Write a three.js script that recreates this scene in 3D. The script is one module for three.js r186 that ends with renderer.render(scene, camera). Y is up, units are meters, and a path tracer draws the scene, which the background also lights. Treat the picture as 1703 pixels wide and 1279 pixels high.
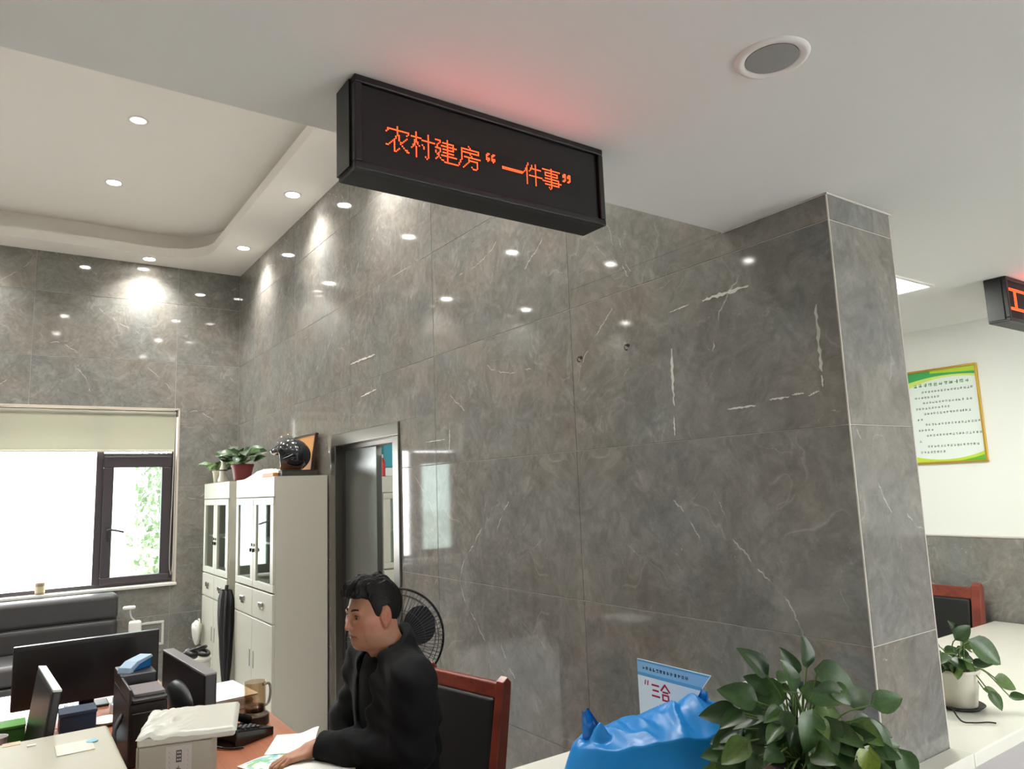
import * as THREE from 'three';
import { RoundedBoxGeometry } from 'three/addons/geometries/RoundedBoxGeometry.js';
import { mergeGeometries, toCreasedNormals } from 'three/addons/utils/BufferGeometryUtils.js';
import { MarchingCubes } from 'three/addons/objects/MarchingCubes.js';
import { RectAreaLightUniformsLib } from 'three/addons/lights/RectAreaLightUniformsLib.js';

// ---------------------------------------------------------------- camera, sky, sun, exposure
RectAreaLightUniformsLib.init();
const scene = new THREE.Scene();
const camera = new THREE.PerspectiveCamera(55.98, 1703 / 1279, 0.05, 200);
camera.position.set(0, 1.66, 0);
camera.rotation.set(8.106 * Math.PI / 180, -35.0015 * Math.PI / 180, -2.1496 * Math.PI / 180, 'YXZ');
scene.background = new THREE.Color().setRGB(13.6, 13.9, 14.2);
const sun = new THREE.DirectionalLight(0xfffaf2, 20);
sun.position.set(-9, 14, -8); sun.target.position.set(0, 0, -14);
sun.castShadow = true;
Object.assign(sun.shadow.camera, { left: -16, right: 16, top: 16, bottom: -16, near: 1, far: 60 });
scene.add(sun, sun.target);
const renderer = new THREE.WebGLRenderer({ antialias: true });
renderer.toneMapping = THREE.LinearToneMapping;
renderer.toneMappingExposure = 1.2;
renderer.shadowMap.enabled = true;

// ---------------------------------------------------------------- helpers
function rng(seed) { let a = seed >>> 0; return () => { a = (a + 0x6D2B79F5) >>> 0; let t = Math.imul(a ^ (a >>> 15), 1 | a); t = (t + Math.imul(t ^ (t >>> 7), 61 | t)) ^ t; return ((t ^ (t >>> 14)) >>> 0) / 4294967296; }; }
const PI = Math.PI, V = (x, y, z) => new THREE.Vector3(x, y, z);
const C = (r, g, b) => new THREE.Color().setRGB(r / 255, g / 255, b / 255, THREE.SRGBColorSpace);
const lerp = (a, b, t) => a + (b - a) * t, clamp = (x, a = 0, b = 1) => Math.min(b, Math.max(a, x));
const smooth = (a, b, x) => { const t = clamp((x - a) / (b - a)); return t * t * (3 - 2 * t); };
function mat(r, g, b, rough = 0.6, o = {}) { return new THREE.MeshStandardMaterial({ color: C(r, g, b), roughness: rough, ...o }); }
function phys(r, g, b, rough = 0.6, o = {}) { return new THREE.MeshPhysicalMaterial({ color: C(r, g, b), roughness: rough, ...o }); }
const taken = {};
function numbered(n) { const k = taken[n] = (taken[n] ?? -1) + 1; return k ? n + '_' + String(k).padStart(3, '0') : n; }
function clean(g) { const q = g.index ? g.toNonIndexed() : g; for (const k of Object.keys(q.attributes)) if (!['position', 'normal', 'uv', 'color'].includes(k)) q.deleteAttribute(k); return q; }
function merge(list) {
  const gs = list.map(clean), hasC = gs.some((g) => g.attributes.color);
  for (const g of gs) { const n = g.attributes.position.count;
    if (!g.attributes.uv) g.setAttribute('uv', new THREE.BufferAttribute(new Float32Array(n * 2), 2));
    if (hasC && !g.attributes.color) g.setAttribute('color', new THREE.BufferAttribute(new Float32Array(n * 3).fill(1), 3)); }
  return gs.length === 1 ? gs[0] : mergeGeometries(gs);
}
function add(name, geo, m, parent = scene) {
  const o = new THREE.Mesh(Array.isArray(geo) ? merge(geo) : geo, m);
  o.name = parent === scene ? numbered(name) : name; o.castShadow = o.receiveShadow = true; parent.add(o); return o;
}
function thing(name, label, category, [x, y, z] = [0, 0, 0], turn = 0, group) {
  const o = new THREE.Group(); o.name = numbered(name); o.position.set(x, y, z); o.rotation.y = turn;
  o.userData = { label, category }; if (group) o.userData.group = group; scene.add(o); return o;
}
function tag(o, label, category, group) { Object.assign(o.userData, { label, category }); if (group) o.userData.group = group; return o; }
function struct(name, label, category) { const o = new THREE.Group(); o.name = numbered(name); o.userData = { kind: 'structure', label, category }; scene.add(o); return o; }
const box = (w, h, d, x = 0, y = 0, z = 0) => new THREE.BoxGeometry(w, h, d).translate(x, y, z);
const span = (x0, x1, y0, y1, z0, z1) => box(x1 - x0, y1 - y0, z1 - z0, (x0 + x1) / 2, (y0 + y1) / 2, (z0 + z1) / 2);
const rbox = (w, h, d, r, x = 0, y = 0, z = 0, s = 2) => new RoundedBoxGeometry(w, h, d, s, Math.min(r, w / 2.01, h / 2.01, d / 2.01)).translate(x, y, z);
const rspan = (x0, x1, y0, y1, z0, z1, r = 0.004, s = 2) => rbox(x1 - x0, y1 - y0, z1 - z0, r, (x0 + x1) / 2, (y0 + y1) / 2, (z0 + z1) / 2, s);
const cyl = (r0, r1, h, x = 0, y = 0, z = 0, n = 24) => new THREE.CylinderGeometry(r1, r0, h, n).translate(x, y, z);
const sph = (r, x = 0, y = 0, z = 0, n = 20) => new THREE.SphereGeometry(r, n, Math.round(n * 0.7)).translate(x, y, z);
const lathe = (pts, n = 32) => new THREE.LatheGeometry(pts.map(([a, b]) => new THREE.Vector2(a, b)), n);
const tube = (pts, r, n = 24, k = 8) => new THREE.TubeGeometry(new THREE.CatmullRomCurve3(pts.map((p) => V(...p))), n, r, k);
function bar(a, b, r, k = 8, r2 = r) { const A = V(...a), B = V(...b), d = B.clone().sub(A), g = new THREE.CylinderGeometry(r2, r, d.length(), k); g.applyQuaternion(new THREE.Quaternion().setFromUnitVectors(V(0, 1, 0), d.clone().normalize())); const m = A.add(B).multiplyScalar(0.5); return g.translate(m.x, m.y, m.z); }
function extrude(pts, depth, bevel = 0, holes = []) { const s = new THREE.Shape(pts.map(([a, b]) => new THREE.Vector2(a, b))); for (const h of holes) s.holes.push(new THREE.Path(h.map(([a, b]) => new THREE.Vector2(a, b)))); return new THREE.ExtrudeGeometry(s, { depth, bevelEnabled: bevel > 0, bevelThickness: bevel, bevelSize: bevel, bevelSegments: 2, curveSegments: 12 }); }
// rectangular rim of four bars that do not overlap; plane 'xy' (thin in z) or 'zy' (thin in x): a = horizontal range, b = y range, c = thin range, t = [left, right, bottom, top] widths
function rim(plane, a0, a1, b0, b1, c0, c1, t, r = 0.003) {
  const [l, q, bo, to] = Array.isArray(t) ? t : [t, t, t, t], S = (p0, p1, y0, y1) => plane === 'xy' ? rspan(p0, p1, y0, y1, c0, c1, r) : rspan(c0, c1, y0, y1, p0, p1, r), out = [];
  if (bo) out.push(S(a0, a1, b0, b0 + bo)); if (to) out.push(S(a0, a1, b1 - to, b1)); if (l) out.push(S(a0, a0 + l, b0 + bo, b1 - to)); if (q) out.push(S(a1 - q, a1, b0 + bo, b1 - to));
  return out;
}
// value noise
const NT = (() => { const r = rng(77), t = new Float32Array(65536); for (let i = 0; i < 65536; i++) t[i] = r(); return t; })();
const hsh = (x, y, z) => NT[(Math.imul(x, 374761393) ^ Math.imul(y, 668265263) ^ Math.imul(z, 2147483647 ^ 1274126177)) >>> 7 & 65535];
function n3(x, y, z) { const i = Math.floor(x), j = Math.floor(y), k = Math.floor(z); let u = x - i, v = y - j, w = z - k; u = u * u * (3 - 2 * u); v = v * v * (3 - 2 * v); w = w * w * (3 - 2 * w);
  const a = lerp(lerp(hsh(i, j, k), hsh(i + 1, j, k), u), lerp(hsh(i, j + 1, k), hsh(i + 1, j + 1, k), u), v);
  if (w === 0) return a;
  return lerp(a, lerp(lerp(hsh(i, j, k + 1), hsh(i + 1, j, k + 1), u), lerp(hsh(i, j + 1, k + 1), hsh(i + 1, j + 1, k + 1), u), v), w); }
function fbm(x, y, z = 0, o = 4) { let s = 0, a = 0.5, t = 0; for (let i = 0; i < o; i++) { s += a * n3(x, y, z); t += a; x = x * 2.03 + 13.1; y = y * 2.03 + 7.7; z = z && z * 2.03 + 3.3; a *= 0.5; } return s / t; }
function canvas(w, h, draw) { const c = document.createElement('canvas'); c.width = w; c.height = h; draw(c.getContext('2d'), w, h); return c; }
function ctex(w, h, draw) { const t = new THREE.CanvasTexture(canvas(w, h, draw)); t.colorSpace = THREE.SRGBColorSpace; t.magFilter = THREE.LinearFilter; t.anisotropy = 8; return t; }
function pixels(ctx, w, h, f) { const im = ctx.createImageData(w, h), d = im.data; for (let y = 0, p = 0; y < h; y++) for (let x = 0; x < w; x++, p += 4) { const c = f(x, y); d[p] = c[0]; d[p + 1] = c[1]; d[p + 2] = c[2]; d[p + 3] = 255; } ctx.putImageData(im, 0, 0); }
// ---------------------------------------------------------------- surfaces of the room
const XW = 1.93, ZB = -7.682, LOW = 2.48, HIGH = 3.977, INNER = 4.24, XR = 4.352, XL = -4.2, ZF = 4.0, ZS = -1.496, ZE = -1.118, XC = 2.28;
function marble(seed) {
  const W = 1024, H = 512, r = rng(seed), ox = seed * 17.3, oy = seed * 5.1;
  return ctex(W, H, (c) => {
    pixels(c, W, H, (x, y) => {
      const u = x / 512 * 1.2, v = y / 512 * 1.2, wx = fbm(u * 2.2 + ox, v * 2.2 + oy, 0, 3) * 1.5, wy = fbm(u * 2.2 + ox + 40, v * 2.2 + oy, 0, 3) * 1.5;
      const big = fbm(u * 1.6 + wx + ox, v * 1.6 + wy + oy, 0, 4), mid = fbm(u * 7 + wx * 2 + ox, v * 7 + wy * 2 + oy, 0, 4), fine = n3(u * 90 + ox, v * 90, 0.5);
      const speck = fbm(u * 22 + wx * 5 + ox, v * 22 + wy * 5 + oy, 0, 3);
      let t = (big - 0.5) * 0.26 + (mid - 0.5) * 0.42 + (speck - 0.5) * 0.42 + (fine - 0.5) * 0.16;
      const rv = 1 - Math.abs(fbm(u * 2.6 + wx * 1.3 + ox + 9, v * 2.6 + wy * 1.3 + oy, 0, 4) - 0.5) * 44;
      const keep = smooth(0.48, 0.68, fbm(u * 3 + ox + 70, v * 3 + oy, 0, 2));
      if (rv > 0) t += rv * 0.3 * keep;
      const warm = (fbm(u * 2 + ox + 200, v * 2, 0, 2) - 0.5) * 8, k = 128 + t * 62;
      return [k + 2.5 + warm, k, k - 5.5 - warm * 0.8];
    });
    // hairline cracks filled with pale mineral
    c.lineCap = 'round';
    for (let n = 0; n < 9; n++) {
      let x = r() * W, y = r() * H, a0 = (0.2 + r() * 0.6) * PI * 0.5 * (r() < 0.75 ? 1 : -1), a = a0, len = 24 + r() * 190, w = 0.6 + r() * 1.8;
      for (let s = 0; s < len; s += 4) {
        a = a0 + (r() - 0.5) * 1.5; const nx = x + Math.cos(a) * 4, ny = y + Math.sin(a) * 4, f = Math.sin(s / len * PI);
        c.strokeStyle = `rgba(205,199,192,${(0.1 + 0.6 * f * r()).toFixed(2)})`; c.lineWidth = w * f * (0.3 + r()); c.beginPath(); c.moveTo(x, y); c.lineTo(nx, ny); c.stroke();
        if (r() < 0.03) a0 += (r() - 0.5) * 1.2;
        x = nx; y = ny;
      }
    }
    // one or two bold broken veins running down to the right
    for (let n = 0; n < 2; n++) {
      let x = r() * W * 0.8, y = r() * H * 0.6, a0 = 0.45 + r() * 0.6; const len = 160 + r() * 260, w = 1.6 + r() * 2.2;
      for (let s = 0; s < len; s += 5) { const a = a0 + (r() - 0.5) * 1.3, nx = x + Math.cos(a) * 5, ny = y + Math.sin(a) * 5, on = smooth(0.38, 0.6, n3(s / 34 + seed * 3, n * 7.3, 0.5)); if (r() < 0.05) a0 = clamp(a0 + (r() - 0.5) * 0.9, 0.1, 1.3);
        c.strokeStyle = `rgba(212,206,198,${(0.12 + 0.6 * on * (0.5 + 0.5 * r())).toFixed(2)})`; c.lineWidth = w * (0.35 + on * (0.3 + r())); c.beginPath(); c.moveTo(x, y); c.lineTo(nx, ny); c.stroke();
        if (on > 0.5 && r() < 0.12) { let bx = x, by = y, ba = a0 + (r() < 0.5 ? -1 : 1) * (0.6 + r()); c.lineWidth = 0.9; for (let k = 0; k < 6; k++) { ba += (r() - 0.5) * 0.8; c.strokeStyle = `rgba(205,199,192,${(0.35 * r()).toFixed(2)})`; c.beginPath(); c.moveTo(bx, by); bx += Math.cos(ba) * 6; by += Math.sin(ba) * 6; c.lineTo(bx, by); c.stroke(); } }
        x = nx; y = ny; }
    }
    // crushed patches: little angular chips of pale mineral
    for (let n = 0; n < 16; n++) {
      const X = r() * W, Y = r() * H, k = 4 + Math.floor(r() * 12), sp = 6 + r() * 26, al = 0.12 + r() * 0.3;
      for (let i = 0; i < k; i++) { const x = X + (r() - 0.5) * sp * 2, y = Y + (r() - 0.5) * sp * 2, q = 1 + r() * 6; c.fillStyle = `rgba(196,190,184,${(al * r()).toFixed(2)})`; c.beginPath(); c.moveTo(x + q * (r() - 0.5) * 2, y - q); c.lineTo(x + q * r(), y + q * (r() - 0.5)); c.lineTo(x - q * r(), y + q * r()); c.closePath(); c.fill(); c.strokeStyle = `rgba(200,195,188,${(al * r()).toFixed(2)})`; c.lineWidth = 0.8; c.beginPath(); c.moveTo(x, y); c.lineTo(x + (r() - 0.5) * 22, y + (r() - 0.5) * 22); c.stroke(); }
    }
  });
}
const marbleMats = [1, 2, 3, 4, 5, 6].map((s) => new THREE.MeshStandardMaterial({ map: marble(s), roughness: 0.05 }));
const grout = mat(196, 192, 184, 0.85), paint = mat(246, 242, 234, 0.9), white = mat(242, 244, 238, 0.75), plaster = mat(205, 204, 201, 0.9);
// one stone slab: a rectangle u0..u1 x v0..v1 with rectangular openings cut away; map(u, v, n) -> world point, n outwards
function slabGeo(u0, u1, v0, v1, cuts, map, flip) {
  let rects = [[u0, u1, v0, v1]];
  for (const [a, b, c, d] of cuts) rects = rects.flatMap(([p, q, s, t]) => {
    if (a >= q || b <= p || c >= t || d <= s) return [[p, q, s, t]];
    const out = [];
    if (s < c) out.push([p, q, s, c]); if (t > d) out.push([p, q, d, t]);
    const lo = Math.max(s, c), hi = Math.min(t, d);
    if (p < a) out.push([p, a, lo, hi]); if (q > b) out.push([b, q, lo, hi]);
    return out;
  });
  if (!rects.length) return null;
  const pos = [], uv = [], idx = [], e = 0.0012;
  for (const [p, q, s, t] of rects) {
    const b = pos.length / 3, ring = [[p, s, -0.012, 0], [q, s, -0.012, 0], [q, t, -0.012, 0], [p, t, -0.012, 0], [p, s, -e, 0], [q, s, -e, 0], [q, t, -e, 0], [p, t, -e, 0], [p + e, s + e, 0, 0], [q - e, s + e, 0, 0], [q - e, t - e, 0, 0], [p + e, t - e, 0, 0]];
    for (const [u, v, n] of ring) { pos.push(...map(u, v, n)); let a = (u - u0) / 1.2, c = (v - v0) / 0.6; if (flip & 1) a = 1 - a; if (flip & 2) c = 1 - c; uv.push(a, c); }
    for (const l of [0, 4]) for (let i = 0; i < 4; i++) { const j = (i + 1) % 4; idx.push(b + l + i, b + l + j, b + l + 4 + j, b + l + i, b + l + 4 + j, b + l + 4 + i); }
    idx.push(b + 8, b + 9, b + 10, b + 8, b + 10, b + 11);
  }
  let g = new THREE.BufferGeometry(); g.setAttribute('position', new THREE.Float32BufferAttribute(pos, 3)); g.setAttribute('uv', new THREE.Float32BufferAttribute(uv, 2)); g.setIndex(idx);
  // turn the winding outwards if the map mirrors
  const o = V(...map(0, 0, 0)), A = V(...map(1, 0, 0)).sub(o), B = V(...map(0, 1, 0)).sub(o), N = V(...map(0, 0, 1)).sub(o);
  if (A.cross(B).dot(N) < 0) { for (let i = 0; i < idx.length; i += 3) [idx[i], idx[i + 1]] = [idx[i + 1], idx[i]]; g.setIndex(idx); }
  g = g.toNonIndexed(); g.computeVertexNormals(); return g;
}
function clad(parent, us, vs, cuts, map, seed) {
  const r = rng(seed), J = 0.0014;
  for (let i = 0; i + 1 < us.length; i++) for (let j = 0; j + 1 < vs.length; j++) {
    const g = slabGeo(us[i] + J, us[i + 1] - J, vs[j] + J, vs[j + 1] - J, cuts, map, Math.floor(r() * 4)), m = marbleMats[Math.floor(r() * 6)];
    if (g) add('marble_slab', g, m, parent);
  }
}
const rows = [0, 0.6, 1.2, 1.8, 2.4, 3.0, 3.6, 4.06];

// floor, one slab of pale terrazzo
{ const f = struct('floor', 'pale stone floor of the office', 'floor');
  add('floor_slab', span(XL - 0.2, XR + 0.2, -0.15, 0, ZB - 0.3, ZF + 0.2), mat(182, 182, 182, 0.35), f); }

// wall carrying the sign side: partition with polished stone cladding, door opening and free end
const DOOR = [-5.05, -3.947, 0, 2.083];
{ const w = struct('wall_right', 'long polished grey marble wall with pale joints', 'wall');
  add('wall_core', [span(XW + 0.0115, XW + 0.12, 0, 4.4, ZB - 0.25, DOOR[0]), span(XW + 0.0115, XW + 0.12, DOOR[3], 4.4, DOOR[0], DOOR[1]), span(XW + 0.0115, XW + 0.12, 0, 4.4, DOOR[1], -1.5), span(XW + 0.0115, XC - 0.0115, 0, LOW + 0.05, -1.52, ZE - 0.0115)], grout, w);
  add('joint_filler', [span(XW + 0.0022, XW + 0.0118, 0, 4.05, ZB, DOOR[0]), span(XW + 0.0022, XW + 0.0118, DOOR[3], 4.05, DOOR[0], DOOR[1]), span(XW + 0.0022, XW + 0.0118, 0, 4.05, DOOR[1], -1.5), span(XW + 0.0022, XC - 0.0022, 0, LOW, -1.5, ZE - 0.0022)], grout, w);
  clad(w, [-7.68, -7.107, -5.907, -4.707, -3.507, -2.307, -1.119], rows, [[...DOOR], [-1.496, -1.0, LOW, 5]], (u, v, n) => [XW - n, v, u], 11);
  clad(w, [XW + 0.003, XC - 0.003], [0, 0.6, 1.2, 1.8, 2.4, 2.49], [], (u, v, n) => [u, v, ZE + n], 12);
  clad(w, [-1.52, -1.121], [0, 0.6, 1.2, 1.8, 2.4, 2.49], [], (u, v, n) => [XC + n, v, u], 13);
  add('corner_joint', [span(XW, XW + 0.004, 0, LOW, ZE - 0.004, ZE), span(XC - 0.004, XC, 0, LOW, ZE - 0.004, ZE)], mat(214, 208, 198, 0.8), w);
  // dried glue left by a sign board that was taken down: four broken lines around a rectangle
  const r = rng(5), glue = mat(214, 212, 204, 0.75), bead = (z0, y0, z1, y1, wd, n = 12) => {
    const a = [], b = []; for (let i = 0; i <= n; i++) { const t = i / n, z = lerp(z0, z1, t), y = lerp(y0, y1, t), dz = z1 - z0, dy = y1 - y0, l = Math.hypot(dz, dy), k = wd * (0.35 + r()) * Math.sin(PI * clamp(t * 0.94 + 0.03)) ** 0.4 * 0.5, j = (r() - 0.5) * wd * 0.5; a.push([z - dy / l * (k + j), y + dz / l * (k + j)]); b.push([z + dy / l * (k - j), y - dz / l * (k - j)]); }
    add('glue_residue', extrude([...a, ...b.reverse()], 0.0016).rotateY(-PI / 2).translate(XW + 0.0004, 0, 0), glue, w); };
  bead(-1.755, 2.13, -1.76, 1.925, 0.011, 16); bead(-1.765, 1.89, -1.765, 1.82, 0.006);
  bead(-1.75, 2.262, -1.66, 2.27, 0.004); bead(-1.60, 2.27, -1.41, 2.275, 0.012, 18);
  bead(-1.185, 2.16, -1.187, 1.96, 0.011, 16); bead(-1.187, 1.95, -1.187, 1.915, 0.006);
  bead(-1.20, 1.905, -1.235, 1.895, 0.005); bead(-1.25, 1.905, -1.29, 1.905, 0.005); bead(-1.30, 1.9, -1.37, 1.9, 0.006); bead(-1.42, 1.888, -1.53, 1.887, 0.006);
  bead(-4.706, 2.551, -4.293, 2.551, 0.014, 18); bead(-4.53, 2.30, -4.28, 2.32, 0.01); bead(-3.62, 1.93, -3.4, 1.93, 0.004); bead(-3.35, 1.98, -3.36, 1.86, 0.006);
}
for (const [z, label] of [[-1.971, 'steel screw hook in the marble wall nearer the glue rectangle'], [-2.249, 'steel screw hook in the marble wall beside the vertical joint']]) {
  const h = thing('wall_hook', label, 'hook', [XW, 2.176, z], 0, 'two hooks left in the marble wall'), m = mat(120, 118, 116, 0.25, { metalness: 1 });
  add('anchor', cyl(0.007, 0.007, 0.006, 0, 0, 0, 14).rotateZ(PI / 2).translate(-0.002, 0.006, 0), mat(60, 58, 56, 0.5), h);
  add('shank', tube([[0, 0.006, 0], [-0.018, 0.005, 0], [-0.022, -0.004, 0], [-0.016, -0.013, 0], [-0.008, -0.012, 0]], 0.0026, 20, 8), m, h);
}

// window wall
const WIN = [-0.745, 1.372, 0.885, 2.548];
{ const w = struct('wall_back', 'polished grey marble wall around the wide window', 'wall');
  const z0 = ZB - 0.26, z1 = ZB - 0.0115;
  add('wall_core', [span(XL - 0.2, WIN[0], 0, 4.4, z0, z1), span(WIN[1], XR + 0.2, 0, 4.4, z0, z1), span(WIN[0], WIN[1], 0, WIN[2], z0, z1), span(WIN[0], WIN[1], WIN[3], 4.4, z0, z1)], grout, w);
  add('joint_filler', [span(XL, WIN[0], 0, 4.05, z1, ZB - 0.0022), span(WIN[1], XW, 0, 4.05, z1, ZB - 0.0022), span(WIN[0], WIN[1], 0, WIN[2], z1, ZB - 0.0022), span(WIN[0], WIN[1], WIN[3], 4.05, z1, ZB - 0.0022)], grout, w);
  clad(w, [-4.2, -3.47, -2.27, -1.07, 0.13, 1.33, XW - 0.001], rows, [WIN], (u, v, n) => [u, v, ZB + n], 21);
  const lin = mat(206, 196, 182, 0.5);
  add('reveal_lining', [span(WIN[1] - 0.012, WIN[1] + 0.004, WIN[2], WIN[3], z0, ZB + 0.004), span(WIN[0] - 0.004, WIN[0] + 0.012, WIN[2], WIN[3], z0, ZB + 0.004), span(WIN[0], WIN[1], WIN[3] - 0.012, WIN[3] + 0.004, z0, ZB + 0.004)], lin, w);
}
{ const w = struct('trim_1', 'pale stone window sill with a rounded edge', 'window sill');
  add('sill_board', rspan(WIN[0] - 0.02, WIN[1] + 0.01, WIN[2] - 0.022, WIN[2] + 0.004, ZB - 0.16, ZB + 0.028, 0.006), mat(222, 220, 214, 0.25), w); }
const glassM = new THREE.MeshPhysicalMaterial({ color: 0xffffff, roughness: 0, transmission: 1, thickness: 0, ior: 1.5 });
const tintM = new THREE.MeshPhysicalMaterial({ color: C(196, 206, 202), roughness: 0, transmission: 1, thickness: 0, ior: 1.5 });
{ const w = struct('window_1', 'dark aluminium window with a fixed pane and a side casement', 'window'), al = mat(74, 68, 72, 0.42, { metalness: 0.35 }), zf = ZB - 0.15, zb = ZB - 0.09;
  const b = 0.045, m0 = 0.685, m1 = -0.125, ty = 2.09;
  add('frame', rim('xy', WIN[0] + 0.012, WIN[1] - 0.012, WIN[2] + 0.004, WIN[3] - 0.012, zf, zb, 0.034), al, w);
  for (const x of [m0, m1]) add('mullion', rspan(x, x + 0.06, WIN[2] + 0.038, WIN[3] - 0.046, zf + 0.001, zb - 0.001), al, w);
  for (const [a, c] of [[m0 + 0.06, WIN[1] - b], [WIN[0] + b, m1]]) {
    add('transom', rspan(a, c, ty - 0.012, ty + 0.03, zf + 0.002, zb - 0.002), al, w);
    const s = add('casement', rim('xy', a, c, WIN[2] + 0.03, ty, zf + 0.012, zb + 0.02, [0.085, 0.085, 0.062, 0.105], 0.008), al, w);
    add('pane', span(a + 0.08, c - 0.08, WIN[2] + 0.08, ty - 0.1, zf + 0.03, zf + 0.036), tintM, s);
    add('transom_pane', span(a, c, ty + 0.03, WIN[3] - b, zf + 0.03, zf + 0.036), glassM, w);
    const hx = a === m0 + 0.06 ? a + 0.05 : c - 0.05;
    add('handle', [rspan(hx - 0.014, hx + 0.014, 1.30, 1.44, zb + 0.02, zb + 0.034, 0.006), tube([[hx, 1.41, zb + 0.03], [hx, 1.41, zb + 0.06], [hx + 0.03, 1.41, zb + 0.065], [hx + 0.13, 1.385, zb + 0.065]], 0.009, 20, 8)], mat(58, 54, 58, 0.35, { metalness: 0.4 }), s);
  }
  add('pane', span(m1 + 0.06, m0, WIN[2] + b, WIN[3] - b, zf + 0.03, zf + 0.036), glassM, w);
}
// other walls of the hall and of the bay
{ const w = struct('wall_left', 'plain painted wall across the office', 'wall'); add('wall_core', span(XL - 0.2, XL, 0, 4.4, ZB - 0.3, ZF + 0.2), plaster, w); }
{ const w = struct('wall_bay', 'white wall of the bay behind the column', 'wall');
  add('wall_core', span(XR, XR + 0.2, 0, 4.4, ZB - 0.3, ZF + 0.2), white, w);
  add('joint_filler', span(XR - 0.009, XR, 0, 1.302, ZB, ZF), grout, w);
  const zs = []; for (let z = -7.65; z < 4; z += 1.2) zs.push(z); zs.push(3.99);
  clad(w, zs, [0.1, 0.7, 1.3], [], (u, v, n) => [XR - 0.012 - n, v, u], 31);
  add('ledge', rspan(XR - 0.016, XR + 0.002, 1.3, 1.308, ZB, ZF, 0.002), mat(205, 200, 190, 0.4), w); }
{ const w = struct('baseboard_bay', 'dark stone baseboard of the bay', 'baseboard'); add('board', span(XR - 0.016, XR, 0, 0.1, ZB, ZF), mat(70, 68, 66, 0.3), w); }
// entrance front behind the viewer: open glazing towards the forecourt
{ const w = struct('wall_front', 'entrance wall of the hall with a wide glazed front', 'wall'), G = [2.2, 4.25, 0.05, 2.35];
  add('wall_core', [span(XL - 0.2, G[0], 0, 4.4, ZF, ZF + 0.2), span(G[1], XR + 0.2, 0, 4.4, ZF, ZF + 0.2), span(G[0], G[1], G[3], 4.4, ZF, ZF + 0.2), span(G[0], G[1], 0, G[2], ZF, ZF + 0.2)], plaster, w);
  const d = struct('window_2', 'glazed entrance front of the hall', 'window'), al = mat(90, 88, 88, 0.4, { metalness: 0.4 });
  for (let i = 0; i <= 5; i++) { const x = lerp(G[0], G[1], i / 5); add('mullion', span(x - 0.03, x + 0.03, G[2], G[3], ZF + 0.04, ZF + 0.1), al, d); if (i < 5) add('pane', span(x + 0.03, lerp(G[0], G[1], (i + 1) / 5) - 0.03, G[2] + 0.03, G[3] - 0.03, ZF + 0.066, ZF + 0.072), glassM, d); }
  add('frame', [span(G[0], G[1], G[2], G[2] + 0.04, ZF + 0.04, ZF + 0.1), span(G[0], G[1], G[3] - 0.04, G[3], ZF + 0.04, ZF + 0.1)], al, d); }
// ceilings
{ const c = struct('ceiling', 'plain painted hall ceiling, lower than the office ceiling', 'ceiling');
  add('low_ceiling', [span(XL - 0.1, XW + 0.015, LOW, 4.4, ZS, ZF + 0.1), span(XW + 0.015, XR + 0.1, LOW, 4.4, -1.521, ZF + 0.1), span(XW + 0.12, XR + 0.1, LOW, 4.4, ZB - 0.2, -1.521)], mat(226, 225, 222, 0.9), c);
  add('ceiling_trim', [span(XW - 0.004, XW + 0.002, LOW - 0.004, LOW + 0.001, ZS, ZE + 0.003), span(XW - 0.004, XC + 0.004, LOW - 0.004, LOW + 0.001, ZE - 0.001, ZE + 0.004)], mat(206, 202, 194, 0.6), c); }
function roundRect(x0, x1, z0, z1, r) { const p = [], q = [[x1 - r, z1 - r, 0], [x0 + r, z1 - r, 1], [x0 + r, z0 + r, 2], [x1 - r, z0 + r, 3]]; for (const [cx, cz, k] of q) for (let i = 0; i <= 14; i++) { const a = (k + i / 14) * PI / 2; p.push([cx + r * Math.cos(a), cz + r * Math.sin(a)]); } return p; }
{ const c = struct('ceiling_office', 'high office ceiling with a rounded recessed tray', 'ceiling');
  const ring = (x0, x1, z0, z1, r, y0, y1) => extrude([[XL - 0.05, -ZB + 0.05], [XL - 0.05, -ZS - 0.02], [XW + 0.02, -ZS - 0.02], [XW + 0.02, -ZB + 0.05]].map(([a, b]) => [a, b]), y1 - y0, 0, [roundRect(x0, x1, z0, z1, r)]).rotateX(-PI / 2).translate(0, y0, 0);
  // shape y is -z
  add('tray_border', ring(-3.75, 1.51, 1.95, 7.37, 0.42, HIGH, HIGH + 0.09), paint, c);
  add('tray_recess', ring(-3.87, 1.63, 1.83, 7.49, 0.5, HIGH + 0.09, INNER), paint, c);
  add('tray_panel', span(XL - 0.05, XW + 0.02, INNER, 4.4, ZB - 0.05, ZS - 0.02), paint, c); }
add('roof_slab', span(XL - 0.3, XR + 0.3, 4.4, 4.5, ZB - 0.4, ZF + 0.3), plaster, struct('ceiling_roof', 'concrete roof slab over the whole office', 'roof'));

// ---------------------------------------------------------------- outside
{ const g = struct('ground', 'sunlit pale ground outside the window', 'ground'); add('yard', [span(-40, 40, -0.5, -0.2, -60, ZB - 0.3), span(-40, 40, -0.5, -0.2, ZF + 0.25, 40)], mat(196, 195, 192, 0.9), g); }

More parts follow.
